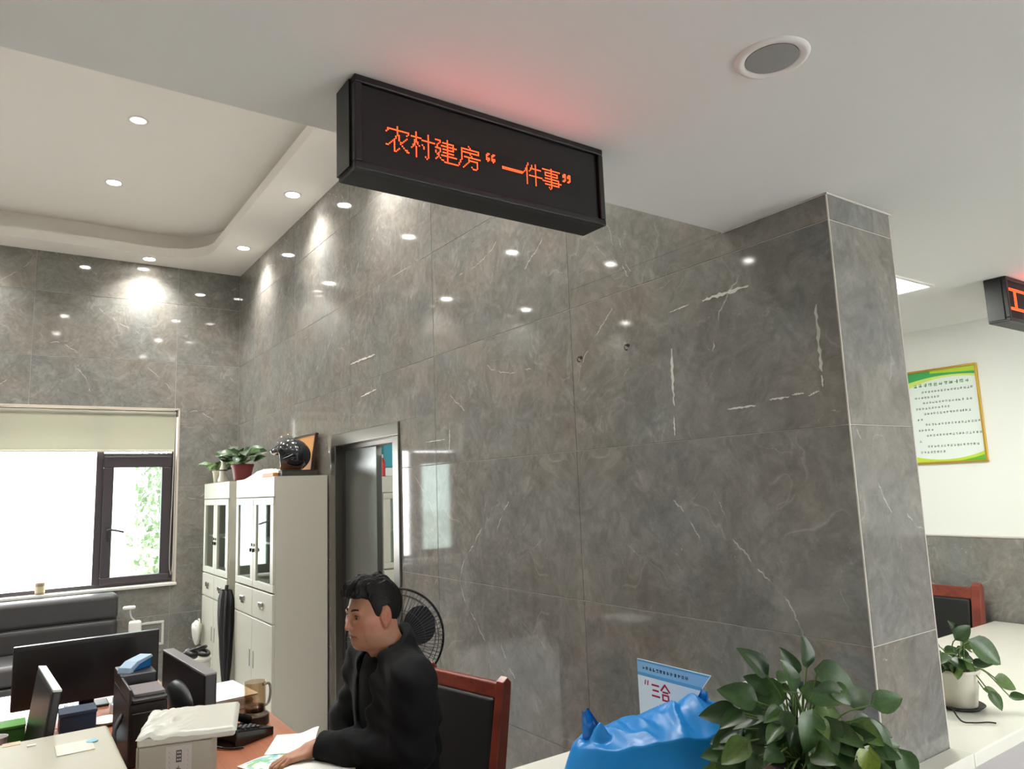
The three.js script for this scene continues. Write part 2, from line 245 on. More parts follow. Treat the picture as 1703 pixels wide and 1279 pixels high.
{ const r = rng(91); let k = 0;
  for (const [x, z, h, w, label] of [[2.15, -11.6, 3.4, 0.75, 'pale green tree outside, right in the casement view'], [2.6, -13.5, 2.6, 1.0, 'low green shrub behind the outside tree']]) {
    const t = thing('garden_tree', label, 'tree', [x, -0.2, z], 0, 'trees outside the window'), g = [];
    add('trunk', bar([0, 0, 0], [0.05, h * 0.6, 0], 0.06, 8, 0.03), mat(110, 90, 70, 0.9), t);
    for (let i = 0; i < 2400; i++) { const a = r() * PI * 2, q = Math.sqrt(r()) * w, y = h * (0.12 + 0.88 * r()), s = 0.025 + 0.035 * r(), f = Math.sin(PI * clamp(y / h * 0.9 + 0.08)) ** 0.5; const l = new THREE.PlaneGeometry(s, s * 1.8); l.rotateX(r() * 3); l.rotateY(r() * 6); l.translate(q * f * Math.cos(a), y, q * f * Math.sin(a)); g.push(l); }
    const m = add('foliage', g, phys(128, 142, 112, 0.7, { transmission: 0.3, thickness: 0, side: THREE.DoubleSide }), t); m.userData.kind = 'stuff'; k++;
  }
  const b = struct('ground_bank', 'pale rocky bank outside below the casement', 'bank'), g = new THREE.PlaneGeometry(5, 4, 40, 30).rotateX(-PI / 2), a = g.attributes.position; for (let i = 0; i < a.count; i++) { const e = Math.max(Math.abs(a.getX(i)) / 2.5, Math.abs(a.getZ(i)) / 2); a.setY(i, smooth(1, 0.3, e) * (0.5 + 0.9 * fbm(a.getX(i) * 1.4 + 5, a.getZ(i) * 1.4 + 5, 0.3, 4))); } g.computeVertexNormals(); add('rock', g.translate(1.6, -0.2, -13), mat(206, 194, 170, 0.95), b); }

// ---------------------------------------------------------------- lamps of the ceilings
const ringM = mat(228, 226, 220, 0.4);
function downlight(x, z, y, label, I, glow, o = {}) {
  const d = thing('downlight', label, 'ceiling light', [x, y, z], 0, 'recessed downlights of the office ceiling'), R = o.r ?? 0.05;
  add('trim_ring', lathe([[R, 0.012], [R, -0.003], [R + 0.006, -0.006], [R + 0.016, -0.004], [R + 0.017, 0.0]], 36), ringM, d);
  add('lamp', cyl(R, R, 0.006, 0, 0.002, 0, 36), new THREE.MeshStandardMaterial({ color: 0xffffff, roughness: 0.4, emissive: C(255, 252, 245), emissiveIntensity: glow }), d);
  if (I) { const s = new THREE.SpotLight(C(255, 252, 246), I, 0, o.angle ?? 1.12, o.pen ?? 0.75, 2); s.name = 'lamp_light'; s.position.set(0, -0.012, 0); s.target.position.set(0, -1, 0); s.castShadow = true; s.shadow.radius = 2; d.add(s, s.target); }
  return d;
}
for (const [z, s] of [[-6.76, 'nearest the room corner'], [-5.33, 'second from the room corner'], [-3.98, 'third from the room corner'], [-2.55, 'fourth from the room corner']]) downlight(1.72, z, HIGH, 'lit tray border downlight by the long marble wall, ' + s, 7.5, 70);
for (const [x, s] of [[1.03, 'right of the window'], [-0.46, 'over the left window half'], [-1.66, 'left of the window'], [-3.45, 'farthest from the corner']]) downlight(x, -7.5, HIGH, 'lit round downlight in the tray border above the window wall, ' + s, 7.5, 70);
for (const [x, z, s, g, I] of [[0.6, -6.4, 'nearest the window wall', 70, 7.5], [0.62, -5.22, 'dim, second from the window wall', 1.5, 2], [0.55, -3.85, 'third from the window wall', 70, 7.5], [0.52, -2.6, 'fourth from the window wall', 70, 7.5], [-0.62, -6.3, 'over the middle of the sofa', 70, 7.5], [-1.9, -6.1, 'left of the sofa', 70, 7.5], [-0.9, -4.0, 'over the far desk', 70, 7.5], [-3.3, -5.2, 'near the far wall', 70, 7.5]]) downlight(x, z, INNER, 'round downlight in the recessed tray ceiling, ' + s, I, g);
{ const d = thing('switched_off_downlight', 'large switched-off round downlight with grey diffuser in the hall ceiling', 'ceiling light', [1.2, LOW, -0.778]);
  add('trim_ring', lathe([[0.051, 0.004], [0.0515, -0.002], [0.055, -0.0035], [0.062, -0.006], [0.069, -0.004], [0.0715, 0]], 48), mat(232, 228, 224, 0.4), d);
  add('diffuser', cyl(0.0505, 0.0505, 0.004, 0, -0.001, 0, 40), mat(150, 150, 148, 0.6), d); }
for (const [x, z, s] of [[3.04, -1.775, 'beside the marble column'], [3.04, -4.2, 'behind the marble wall'], [3.04, -6.5, 'at the far end of the bay'], [3.04, 1.2, 'at the near end of the bay']]) {
  const d = thing('ceiling_panel_light', 'square white panel light in the bay ceiling ' + s, 'ceiling light', [x, LOW, z], 0, 'panel lights of the bay');
  add('frame', [span(-0.3, 0.3, -0.008, 0.002, -0.3, -0.285), span(-0.3, 0.3, -0.008, 0.002, 0.285, 0.3), span(-0.3, -0.285, -0.008, 0.002, -0.2849, 0.2849), span(0.285, 0.3, -0.008, 0.002, -0.2849, 0.2849)], ringM, d);
  add('diffuser', span(-0.285, 0.285, -0.004, 0.001, -0.285, 0.285), new THREE.MeshStandardMaterial({ color: 0xffffff, roughness: 0.5, emissive: C(252, 252, 244), emissiveIntensity: 7 }), d);
  const l = new THREE.RectAreaLight(C(250, 252, 244), 14, 0.57, 0.57); l.name = 'panel_light'; l.position.set(0, -0.012, 0); l.rotation.x = -PI / 2; d.add(l);
}
// ---------------------------------------------------------------- LED signs
const GL = {
  nong: '.......#........|.......#........|.##############.|.#.....#......#.|#......#.....#..|.......##.......|......#.#....#..|......#.#...#...|.....#..#..#....|....##...##.....|...#.#...#......|..#..#....#.....|##...#.....#....|.....#..#...##..|.....#.#.....##.|.....##.........',
  cun: '...#.......#....|...#.......#....|...#.......#....|#######....#....|...#...#########|..##.......#....|..###......#....|..#.#..#...#....|.##..#..#..#....|.#.#....#..#....|#..#.......#....|...#.......#....|...#.......#....|...#.......#....|...#.....#.#....|...#......#.....',
  jian: '........#.......|####....#.......|...#.########...|..#.....#...#...|.#..###########.|.#......#...#...|####.########...|...#....#.......|#..#.########...|#.#.....#.......|.##.###########.|..#.....#.......|.#.#....#.......|#...##..#.......|......##########',
  fang: '.......#........|........#.......|..#############.|..#...........#.|..#############.|..#.....#.......|..#......#......|..#.############|..#....#........|..#....#######..|.#.....#.....#..|.#....#......#..|#....#.......#..|#...#....#...#..|...#......###...',
  lq: '................|.....##..##.....|....##..##......|....#...#.......|....###.###.....|....###.###.....|.....#...#......',
  yi: '................|................|................|................|................|................|................|################|################',
  jia: '....#.....#.....|....#..#..#.....|...#...#..#.....|...#..#########.|..##..#...#.....|..##.#....#.....|.#.#......#.....|#..#......#.....|...#.###########|...#......#.....|...#......#.....|...#......#.....|...#......#.....|...#......#.....|...#......#.....',
  shi: '.......#........|###############.|.......#........|..###########...|..#....#....#...|..###########...|.......#........|..############..|.......#.....#..|################|.......#.....#..|..############..|.......#........|.....#.#........|......#.........',
  rq: '................|..##..##........|.###.###........|.###.###........|...#...#........|..##..##........|.##..##.........',
  gong: '................|################|################|......####......|......####......|......####......|......####......|......####......|......####......|......####......|......####......|......####......|......####......|################|################',
};
function ledTexture(keys) {
  const P = 6, W = keys.length * 16 * P, H = 16 * P;
  return ctex(W, H, (c) => {
    c.fillStyle = '#000'; c.fillRect(0, 0, W, H);
    const dots = []; keys.forEach((k, i) => GL[k].split('|').forEach((row, y) => [...row].forEach((ch, x) => ch === '#' && dots.push([(i * 16 + x + 0.5) * P, (y + 0.5) * P]))));
    c.fillStyle = 'rgb(150,10,2)'; for (const [x, y] of dots) c.fillRect(x - 3, y - 3, 6, 6);
    c.fillStyle = 'rgb(255,104,44)'; for (const [x, y] of dots) { c.beginPath(); c.arc(x, y, 2.3, 0, 7); c.fill(); }
  });
}
function ledSign(x0, keys, tx, ty, pitch, label) {
  const s = thing('led_sign', label, 'LED sign', [x0, 2.2834, -1.2905], 0, 'LED signs hung from the hall ceiling'), W = 0.65, H = 0.1966, D = 0.087;
  const black = mat(15, 15, 17, 0.5), bez = mat(19, 18, 20, 0.42);
  add('housing', rspan(0, W, 0, H, -D / 2, D / 2 - 0.012, 0.004), black, s);
  add('bezel', rim('xy', 0, W, 0, H, D / 2 - 0.02, D / 2, 0.016), bez, s);
  add('front_panel', span(0.014, W - 0.014, 0.014, H - 0.014, D / 2 - 0.014, D / 2 - 0.009), mat(6, 6, 7, 0.7), s);
  const w = keys.length * 16 * pitch, h = 16 * pitch;
  add('led_matrix', new THREE.PlaneGeometry(w, h).translate(tx + w / 2, ty, D / 2 - 0.0085), new THREE.MeshStandardMaterial({ color: 0x040404, roughness: 0.75, emissive: 0xffffff, emissiveMap: ledTexture(keys), emissiveIntensity: 3 }), s);
  add('side_cap', span(-0.004, 0.001, 0.01, H - 0.004, -D / 2 + 0.002, D / 2 - 0.02), bez, s);
  const l = new THREE.RectAreaLight(C(255, 84, 96), 3.6, w, h); l.name = 'led_light'; l.position.set(tx + w / 2, ty, D / 2 - 0.006); l.rotation.y = PI; s.add(l);
  return s;
}
ledSign(0.523, ['nong', 'cun', 'jian', 'fang', 'lq', 'yi', 'jia', 'shi', 'rq'], 0.069, 0.085, 0.00353, 'black LED sign with a row of red Chinese characters');
ledSign(3.47, ['gong', 'gong', 'gong', 'gong'], 0.04, 0.103, 0.0071, 'black LED sign cut off by the right picture edge, over the bay counter');

// ---------------------------------------------------------------- roller blind
{ const b = thing('roller_blind', 'pale beige roller blind half drawn over the window', 'blind', [0.309, 2.13, ZB - 0.03]);
  const cl = phys(196, 196, 178, 0.85, { transmission: 0.18, thickness: 0 });
  add('fabric', span(-1.02, 1.028, 0.012, 0.36, -0.001, 0.001), cl, b);
  add('bottom_bar', rspan(-1.02, 1.028, 0, 0.02, -0.006, 0.006, 0.004), mat(214, 210, 196, 0.6), b);
  add('roller', cyl(0.022, 0.022, 2.06, 0, 0, 0, 24).rotateZ(PI / 2).translate(0.004, 0.375, 0), mat(190, 188, 172, 0.8), b);
  for (const x of [1.032, -1.036]) add('bracket', span(x, x + 0.011, 0.34, 0.405, -0.025, 0.02), mat(60, 58, 58, 0.5), b);
  add('cord', tube([[1.037, 0.37, 0.012], [1.038, -0.4, 0.016], [1.036, -1.12, 0.016], [1.026, -1.17, 0.016], [1.014, -1.12, 0.016], [1.02, -0.4, 0.016], [1.03, 0.37, 0.012]], 0.003, 60, 6), mat(205, 200, 190, 0.6), b);
}
{ const c = thing('tin_can', 'small beige cardboard canister standing on the window sill', 'can', [0.29, WIN[2] + 0.004, ZB - 0.02]);
  add('body', lathe([[0, 0], [0.036, 0], [0.038, 0.003], [0.037, 0.006], [0.037, 0.09]], 28), mat(150, 132, 108, 0.6), c);
  add('lid', lathe([[0.037, 0.088], [0.039, 0.09], [0.039, 0.102], [0.036, 0.105], [0, 0.105]], 28), mat(176, 160, 134, 0.5), c);
  add('label', lathe([[0.0375, 0.02], [0.0378, 0.021], [0.0378, 0.07], [0.0375, 0.071]], 28), mat(196, 184, 150, 0.7), c); }
{ const p = thing('wall_access_panel', 'white framed access panel low on the window wall', 'wall panel', [1.18, 0.44, ZB]);
  add('frame', rim('xy', -0.105, 0.105, -0.108, 0.108, 0, 0.012, 0.021), mat(214, 212, 206, 0.5), p);
  add('door', span(-0.085, 0.085, -0.085, 0.085, 0, 0.005), mat(128, 124, 120, 0.4), p); }

// ---------------------------------------------------------------- steel door with a narrow side leaf standing open
{ const d = struct('door_1', 'steel door in a stainless frame with its narrow leaf open', 'door'), st = mat(132, 129, 124, 0.3, { metalness: 1 }), lf = mat(142, 144, 142, 0.3, { metalness: 0.9 });
  const X0 = XW - 0.014, X1 = XW + 0.125;
  add('door_frame', [...rim('zy', -5.05, -3.947, 0, 2.083, X0, X1, [0.082, 0.085, 0, 0.085], 0.006), span(X0 + 0.06, X1 - 0.001, 0, 1.997, -4.9675, -4.945), span(X0 + 0.06, X1 - 0.001, 1.97, 1.9975, -4.944, -4.033)], st, d);
  const l = add('door_leaf', rspan(1.985, 2.025, 0.005, 1.965, -4.944, -4.415, 0.004), lf, d);
  add('lock_plate', rspan(1.972, 1.9855, 0.95, 1.15, -4.475, -4.435, 0.004), st, l);
  add('side_leaf', rspan(2.05, 2.385, 0.005, 1.985, -4.03, -3.99, 0.004), lf, d); }

// ---------------------------------------------------------------- filing cabinets
const steelPaint = mat(190, 188, 174, 0.38), keyM = mat(60, 58, 56, 0.3, { metalness: 0.8 }), chrome = mat(210, 210, 210, 0.15, { metalness: 1 });
// local: front faces -x, depth along +x, width along z (0 .. -w)
function cabinet(label, pos, turn, w) {
  const c = thing('filing_cabinet', label, 'filing cabinet', pos, turn, 'tall steel filing cabinets'), H = 1.8, D = 0.372, t = 0.02, q = -t, p = -w + t;
  add('carcass', [span(0.004, D, 0, H, -t, 0), span(0.004, D, 0, H, -w, -w + t), span(D - t, D, 0, H - t, p, q), span(0.004, D, H - t, H, p, q), span(0.004, D - t, 0, 0.06, p, q), span(0.004, D - t, 0.78, 0.81, p, q), span(0.004, D - t, 1.0, 1.03, p, q), span(0.03, D - t, 1.32, 1.335, p, q), rspan(-0.01, 0.006, 1.66, H, -w, 0, 0.003), rspan(-0.01, 0.006, 0, 0.06, -w, 0, 0.003)], steelPaint, c);
  for (const k of [0, 1]) {
    const a = -w / 2 * k - 0.012 + (k ? 0.009 : 0), b = -w / 2 * (k + 1) + (k ? 0.012 : 0.003), y0 = 1.005, y1 = 1.655, f = 0.052;
    const g = add('glass_door', rim('zy', b, a, y0, y1, -0.012, 0.008, [f * 1.3, f * 1.3, f, f]), steelPaint, c);
    add('pane', span(-0.003, 0.001, y0 + f - 0.005, y1 - f + 0.005, b + f * 1.3 - 0.005, a - f * 1.3 + 0.005), new THREE.MeshPhysicalMaterial({ color: 0xf4faf8, roughness: 0, transmission: 1, thickness: 0, ior: 1.6 }), g);
    const kz = k ? a - 0.03 : b + 0.03;
    add('lock', [cyl(0.011, 0.011, 0.008, 0, 0, 0, 14).rotateZ(PI / 2).translate(-0.015, 1.31, kz), span(-0.03, -0.012, 1.26, 1.285, kz - 0.006, kz + 0.006)], keyM, g);
    const dr = add('drawer', rspan(-0.014, 0.008, 0.8, 0.995, b, a, 0.005), steelPaint, c), dz = (a + b) / 2;
    add('handle', [rspan(-0.03, -0.013, 0.885, 0.925, dz - 0.045, dz + 0.045, 0.01, 3), span(-0.02, -0.013, 0.868, 0.888, dz - 0.04, dz + 0.04)], chrome, dr);
    const ld = add('lower_door', rspan(-0.014, 0.008, 0.065, 0.79, b, a, 0.005), steelPaint, c), hz = k ? a - 0.045 : b + 0.045;
    add('recessed_pull', [rspan(-0.017, -0.012, 0.44, 0.56, hz - 0.014, hz + 0.014, 0.003)], mat(140, 138, 132, 0.4), ld);
  }
  return c;
}
cabinet('grey steel filing cabinet next to the steel door, a helmet on top', [1.545, 0, -5.12], 0, 1.01);
cabinet('grey steel filing cabinet in the room corner, potted plants on top', [1.545, 0, -6.365], 0, 0.92);
cabinet('pale steel filing cabinet seen through the door gap', [3.61, 0, -5.93], PI / 2, 0.9);
{ const b = thing('storage_tin', 'teal and white storage tin on the cabinet behind the door', 'tin', [2.83, 1.8, -6.08]);
  add('body', [rspan(-0.06, 0.06, 0.08, 0.3, -0.07, 0.07, 0.01)], mat(40, 150, 170, 0.4), b); add('base_band', rspan(-0.061, 0.061, 0, 0.08, -0.071, 0.071, 0.008), mat(226, 230, 230, 0.4), b); add('lid', rspan(-0.064, 0.064, 0.3, 0.33, -0.074, 0.074, 0.008), mat(30, 130, 150, 0.4), b); }
{ const b = thing('red_bottle', 'red plastic bottle on the cabinet behind the door', 'bottle', [2.745, 1.8, -6.0]); add('body', lathe([[0, 0], [0.034, 0], [0.036, 0.01], [0.036, 0.13], [0.02, 0.16], [0.014, 0.17], [0, 0.17]], 24), mat(190, 30, 30, 0.4), b); add('cap', lathe([[0.016, 0.165], [0.016, 0.195], [0, 0.198]], 20), mat(230, 225, 220, 0.5), b); }

// ---------------------------------------------------------------- sofa under the window
{ const s = thing('leather_sofa', 'black leather sofa with stitched back standing under the window', 'sofa', [-0.15, 0, -7.3]), lea = mat(62, 61, 62, 0.45);
  add('base', [rspan(-1.0, 1.02, 0.08, 0.3, -0.3, 0.42, 0.02), rspan(-1.0, 1.02, 0.3, 0.8, -0.33, -0.2, 0.02)], lea, s);
  for (const x of [-0.98, 0.02]) { add('seat_cushion', rbox(1.0, 0.16, 0.6, 0.05, x + 0.5, 0.38, 0.12, 4), lea, s);
    const b = add('back_cushion', [rbox(1.0, 0.23, 0.2, 0.05, x + 0.5, 0.755, -0.2, 4), rbox(1.0, 0.22, 0.2, 0.05, x + 0.5, 0.545, -0.19, 4)], lea, s);
    add('seam', tube([[x + 0.02, 0.648, -0.088], [x + 0.5, 0.65, -0.084], [x + 0.98, 0.648, -0.088]], 0.004, 12, 6), mat(20, 20, 20, 0.5), b); }
  for (const x of [-0.93, 0.95]) for (const z of [-0.26, 0.36]) add('foot', cyl(0.02, 0.025, 0.08, x, 0.04, z, 14), chrome, s); }
{ const t = thing('side_table', 'low black side table between sofa and access panel', 'table', [0.99, 0, -7.32]), m = mat(36, 35, 36, 0.4);
  add('top', rspan(-0.06, 0.1, 0.47, 0.49, -0.1, 0.1, 0.004), m, t); for (const x of [-0.045, 0.085]) for (const z of [-0.085, 0.085]) add('leg', span(x - 0.012, x + 0.012, 0, 0.47, z - 0.012, z + 0.012), m, t); }
{ const l = thing('table_lamp', 'small white lamp with a pill-shaped head beside the sofa', 'lamp', [0.97, 0.49, -7.3]), w = mat(236, 235, 230, 0.4);
  add('base', rbox(0.1, 0.14, 0.06, 0.02, 0.02, 0.07, 0, 3), w, l); add('stem', tube([[0.02, 0.135, 0], [-0.01, 0.17, 0], [-0.022, 0.21, 0], [-0.025, 0.245, 0]], 0.008, 16, 8), mat(190, 188, 184, 0.3), l); add('head', new THREE.CapsuleGeometry(0.016, 0.07, 6, 14).rotateZ(PI / 2).translate(-0.03, 0.255, 0), w, l); }

// ---------------------------------------------------------------- poster on the white wall
{ const p = thing('framed_notice', 'framed notice with green waves and lines of small text', 'notice', [XR, 1.975, -1.953]), W = 0.394, H = 0.542;
  const art = ctex(720, 1000, (c, w, h) => {
    c.fillStyle = 'rgb(236,246,240)'; c.fillRect(0, 0, w, h);
    const wave = (col, pts) => { c.fillStyle = col; c.beginPath(); c.moveTo(...pts[0]); for (let i = 1; i < pts.length; i++) pts[i].length === 2 ? c.lineTo(...pts[i]) : c.bezierCurveTo(...pts[i]); c.closePath(); c.fill(); };
    wave('rgb(214,240,120)', [[0, 0], [720, 0], [720, 120], [480, 60, 240, 90, 0, 175]]); wave('rgb(70,176,96)', [[0, 0], [720, 0], [720, 92], [480, 52, 240, 60, 0, 112]]); wave('rgb(190,220,60)', [[260, 0], [720, 0], [720, 62], [560, 50, 400, 40, 260, 30]]);
    wave('rgb(200,226,70)', [[0, 1000], [0, 930], [200, 990, 480, 1000, 720, 900], [720, 1000]]); wave('rgb(110,190,60)', [[420, 1000], [560, 985, 640, 960, 720, 940], [720, 1000]]);
    const r = rng(9);
    const glyph = (x, y, s, col) => { c.strokeStyle = col; c.lineWidth = Math.max(1.5, s * 0.1); for (let k = 0; k < 6; k++) { c.beginPath(); if (r() < 0.55) { const yy = y + s * (0.12 + 0.76 * r()), a = r() * 0.3; c.moveTo(x + s * a, yy); c.lineTo(x + s * (0.7 + 0.25 * r()), yy - s * 0.03); } else { const xx = x + s * (0.15 + 0.7 * r()); c.moveTo(xx, y + s * 0.1 * r()); c.lineTo(xx - s * 0.12 * r(), y + s * (0.7 + 0.25 * r())); } c.stroke(); } };
    const line = (y, x0, n, s, col) => { for (let i = 0; i < n; i++) glyph(x0 + i * s * 1.12, y, s * 0.92, col); };
    line(132, 70, 11, 48, 'rgb(60,130,60)');
    [[215, 150, 16], [275, 70, 2], [275, 140, 6], [335, 150, 13], [335, 600, 2], [395, 70, 11], [455, 150, 12], [455, 540, 3], [515, 70, 2], [575, 150, 17], [635, 70, 5], [695, 150, 17], [755, 70, 1], [815, 150, 10], [815, 480, 6], [875, 70, 8]].forEach(([y, x, n]) => line(y, x, n, 30, 'rgb(90,105,95)'));
  });
  add('print', new THREE.PlaneGeometry(W - 0.02, H - 0.02).rotateY(-PI / 2).translate(-0.008, 0, 0), new THREE.MeshStandardMaterial({ map: art, roughness: 0.35 }), p);
  add('frame', rim('zy', -W / 2, W / 2, -H / 2, H / 2, -0.014, 0, 0.012, 0.002), mat(205, 168, 70, 0.3, { metalness: 0.6 }), p);
  add('backing', span(-0.007, 0, -H / 2 + 0.004, H / 2 - 0.004, -W / 2 + 0.004, W / 2 - 0.004), mat(180, 170, 150, 0.8), p); }

// ---------------------------------------------------------------- wooden chairs with black leather
const redWood = (() => { const t = ctex(256, 512, (c, w, h) => pixels(c, w, h, (x, y) => { const g = fbm(x / 14 + fbm(x / 60, y / 200, 0, 2) * 3, y / 160, 0, 4), k = (g - 0.5) * 46; return [124 + k, 52 + k * 0.55, 38 + k * 0.4]; })); t.wrapS = t.wrapT = THREE.RepeatWrapping; return new THREE.MeshPhysicalMaterial({ map: t, roughness: 0.32, clearcoat: 0.5, clearcoatRoughness: 0.15 }); })();
const leather = mat(30, 31, 32, 0.42);
// local: sits facing -x, back plane at x = 0.25
function armchair(label, pos, turn) {
  const c = thing('wooden_armchair', label, 'chair', pos, turn, 'red wood armchairs with black leather'), hw = 0.265;
  add('seat', rbox(0.46, 0.08, 0.46, 0.03, 0.0, 0.45, 0, 4), leather, c);
  add('seat_frame', [rspan(-0.24, 0.25, 0.36, 0.42, -0.25, -0.215, 0.006), rspan(-0.24, 0.25, 0.36, 0.42, 0.215, 0.25, 0.006), rspan(-0.24, -0.205, 0.362, 0.418, -0.214, 0.214, 0.006), rspan(0.215, 0.25, 0.362, 0.418, -0.214, 0.214, 0.006)], redWood, c);
  for (const s of [-1, 1]) {
    add('back_post', extrude([[0.225, 0.36], [0.265, 0.36], [0.285, 0.7], [0.33, 1.0], [0.335, 1.045], [0.318, 1.062], [0.298, 1.05], [0.29, 1.0], [0.24, 0.7]], 0.036, 0.006).translate(0, 0, s * hw - 0.018), redWood, c);
    add('rear_leg', bar([0.245, 0.38, s * 0.245], [0.29, 0, s * 0.25], 0.022, 10, 0.019), redWood, c);
    add('front_leg', bar([-0.225, 0.66, s * 0.265], [-0.225, 0, s * 0.25], 0.022, 10, 0.02), redWood, c);
    add('armrest', extrude([[-0.26, 0.655], [-0.25, 0.685], [-0.1, 0.69], [0.12, 0.675], [0.26, 0.71], [0.268, 0.68], [0.12, 0.642], [-0.1, 0.655]], 0.05, 0.006).translate(0, 0, s * 0.265 - 0.025), redWood, c);
  }
  const tilt = (g) => g.translate(0, -0.7, 0).rotateZ(-0.145).translate(0.262, 0.7, 0);
  add('top_rail', tilt(rspan(-0.018, 0.02, 0.985, 1.05, -hw + 0.014, hw - 0.014, 0.01, 3)), redWood, c);
  add('lower_rail', tilt(rspan(-0.016, 0.018, 0.51, 0.56, -hw + 0.014, hw - 0.014, 0.008, 3)), redWood, c);
  add('back_pad', tilt(rspan(-0.024, 0.016, 0.555, 0.99, -hw + 0.03, hw - 0.03, 0.016, 3)), leather, c);
  return c;
}
armchair('red wood armchair with black leather back behind the seated man', [1.215, 0, -2.49], 0.2).scale.set(0.95, 0.905, 0.8);
armchair('red wood armchair by the white wall behind the bay counter', [3.93, 0, -2.115], 0);
{ const g = new THREE.PlaneGeometry(0.4, 0.24, 30, 30), a = g.attributes.position; for (let i = 0; i < a.count; i++) { const u = a.getX(i) / 0.2, v = a.getY(i) / 0.2; a.setXYZ(i, -0.05 - 0.02 * Math.cos(u * 2) - 0.02 * fbm(u * 3 + 4, v * 3 + 4, 0.2, 3), a.getY(i) + 0.02 * Math.sin(u * 6), a.getX(i) * (1 - 0.12 * v)); } g.computeVertexNormals();
  const j = thing('draped_jacket', 'grey-brown jacket draped over the far end of the bay chair', 'jacket', [4.165, 0.92, -2.4]); add('cloth', g, mat(96, 88, 86, 0.9, { side: THREE.DoubleSide }), j); add('shoulder_fold', tube([[-0.045, 0.1, -0.2], [-0.03, 0.128, 0], [-0.045, 0.1, 0.18]], 0.02, 20, 10), mat(88, 80, 80, 0.9), j); }
// ---------------------------------------------------------------- desks
const deskWood = (() => { const t = ctex(512, 512, (c, w, h) => pixels(c, w, h, (x, y) => { const g = fbm(x / 9 + fbm(x / 50, y / 220, 0, 2) * 4, y / 190, 0, 4), k = (g - 0.5) * 40; return [168 + k, 106 + k * 0.8, 78 + k * 0.65]; })); return new THREE.MeshPhysicalMaterial({ map: t, roughness: 0.3, clearcoat: 0.3, clearcoatRoughness: 0.2 }); })();
const DT = 0.8;
function desk(label, [x0, x1, z0, z1], panelSide) {
  const d = thing('office_desk', label, 'desk', [(x0 + x1) / 2, 0, (z0 + z1) / 2], 0, 'office desks'), w = x1 - x0, l = z1 - z0;
  add('desk_top', rspan(-w / 2, w / 2, DT - 0.035, DT, -l / 2, l / 2, 0.006), deskWood, d);
  for (const s of [-1, 1]) add('side_panel', w < l ? span(-w / 2 + 0.03, w / 2 - 0.03, 0, DT - 0.035, s * (l / 2 - 0.05) - 0.015, s * (l / 2 - 0.05) + 0.015) : span(s * (w / 2 - 0.05) - 0.015, s * (w / 2 - 0.05) + 0.015, 0, DT - 0.035, -l / 2 + 0.03, l / 2 - 0.03), deskWood, d);
  add('modesty_panel', w < l ? span(panelSide * w * 0.4 - 0.01, panelSide * w * 0.4 + 0.01, 0.2, DT - 0.035, -l / 2 + 0.065, l / 2 - 0.065) : span(-w / 2 + 0.065, w / 2 - 0.065, 0.2, DT - 0.035, -0.01, 0.01), deskWood, d);
}
desk('brown wooden desk at which the man sits', [0.248, 0.925, -3.46, -2.1], -1);
desk('brown wooden desk carrying the beige printer', [-0.45, 0.242, -3.46, -2.1], 1);
desk('brown wooden desk carrying the large far monitor', [-0.75, 0.66, -4.2, -3.475], 1);

// ---------------------------------------------------------------- monitors; local: screen faces +z, panel centred on x, base at y = 0
const blackP = mat(26, 25, 28, 0.4), silver = mat(168, 168, 166, 0.32, { metalness: 0.3 });
function monitor(label, [x, z], turn, w, y0, y1, th, edgeM, bulge, tilt = 0) {
  const m = thing('monitor', label, 'monitor', [x, DT, z], turn, 'computer monitors on the desks');
  add('shell', rspan(-w / 2, w / 2, y0, y1 - 0.004, -th / 2, th / 2, 0.006), blackP, m);
  add('top_edge', rspan(-w / 2, w / 2, y1 - 0.008, y1, -th / 2, th / 2, 0.003), edgeM, m);
  add('screen', span(-w / 2 + 0.012, w / 2 - 0.012, y0 + 0.02, y1 - 0.016, th / 2 - 0.001, th / 2 + 0.0012), mat(14, 14, 17, 0.32), m);
  if (bulge) add('rear_housing', sph(1, 0, 0, 0, 28).scale(w * 0.3, (y1 - y0) * 0.32, 0.045).translate(0, lerp(y0, y1, 0.38), -th / 2 + 0.004), mat(38, 38, 40, 0.35), m);
  add('neck', rspan(-0.028, 0.028, 0.008, Math.max(y0 + 0.06, 0.08), -th / 2 - 0.03, -th / 2 + 0.004, 0.006), blackP, m);
  add('foot', rspan(-0.08, 0.08, 0, 0.012, -0.06, 0.05, 0.005), blackP, m); for (const o of m.children) if (['shell', 'top_edge', 'screen', 'rear_housing'].includes(o.name)) o.rotation.x = tilt; return m;
}
monitor('large black monitor across the far desk, its back to the window', [0.332, -3.73], 0, 0.545, 0.03, 0.285, 0.03, mat(48, 46, 50, 0.35), false);
monitor('slim black monitor with a pale top edge behind the beige printer', [0.118, -3.02], -PI / 2 + 0.055, 0.45, 0.02, 0.285, 0.026, mat(196, 202, 196, 0.25), false, -0.13);
monitor('black monitor with rounded back beside the black printer', [0.6, -3.065], PI / 2 + 0.07, 0.575, 0.02, 0.26, 0.042, mat(120, 118, 120, 0.3), true);
monitor('black monitor cut off by the left picture edge', [-0.06, -3.3], -PI / 2 + 0.1, 0.3, 0.02, 0.25, 0.05, mat(228, 224, 226, 0.25), false);

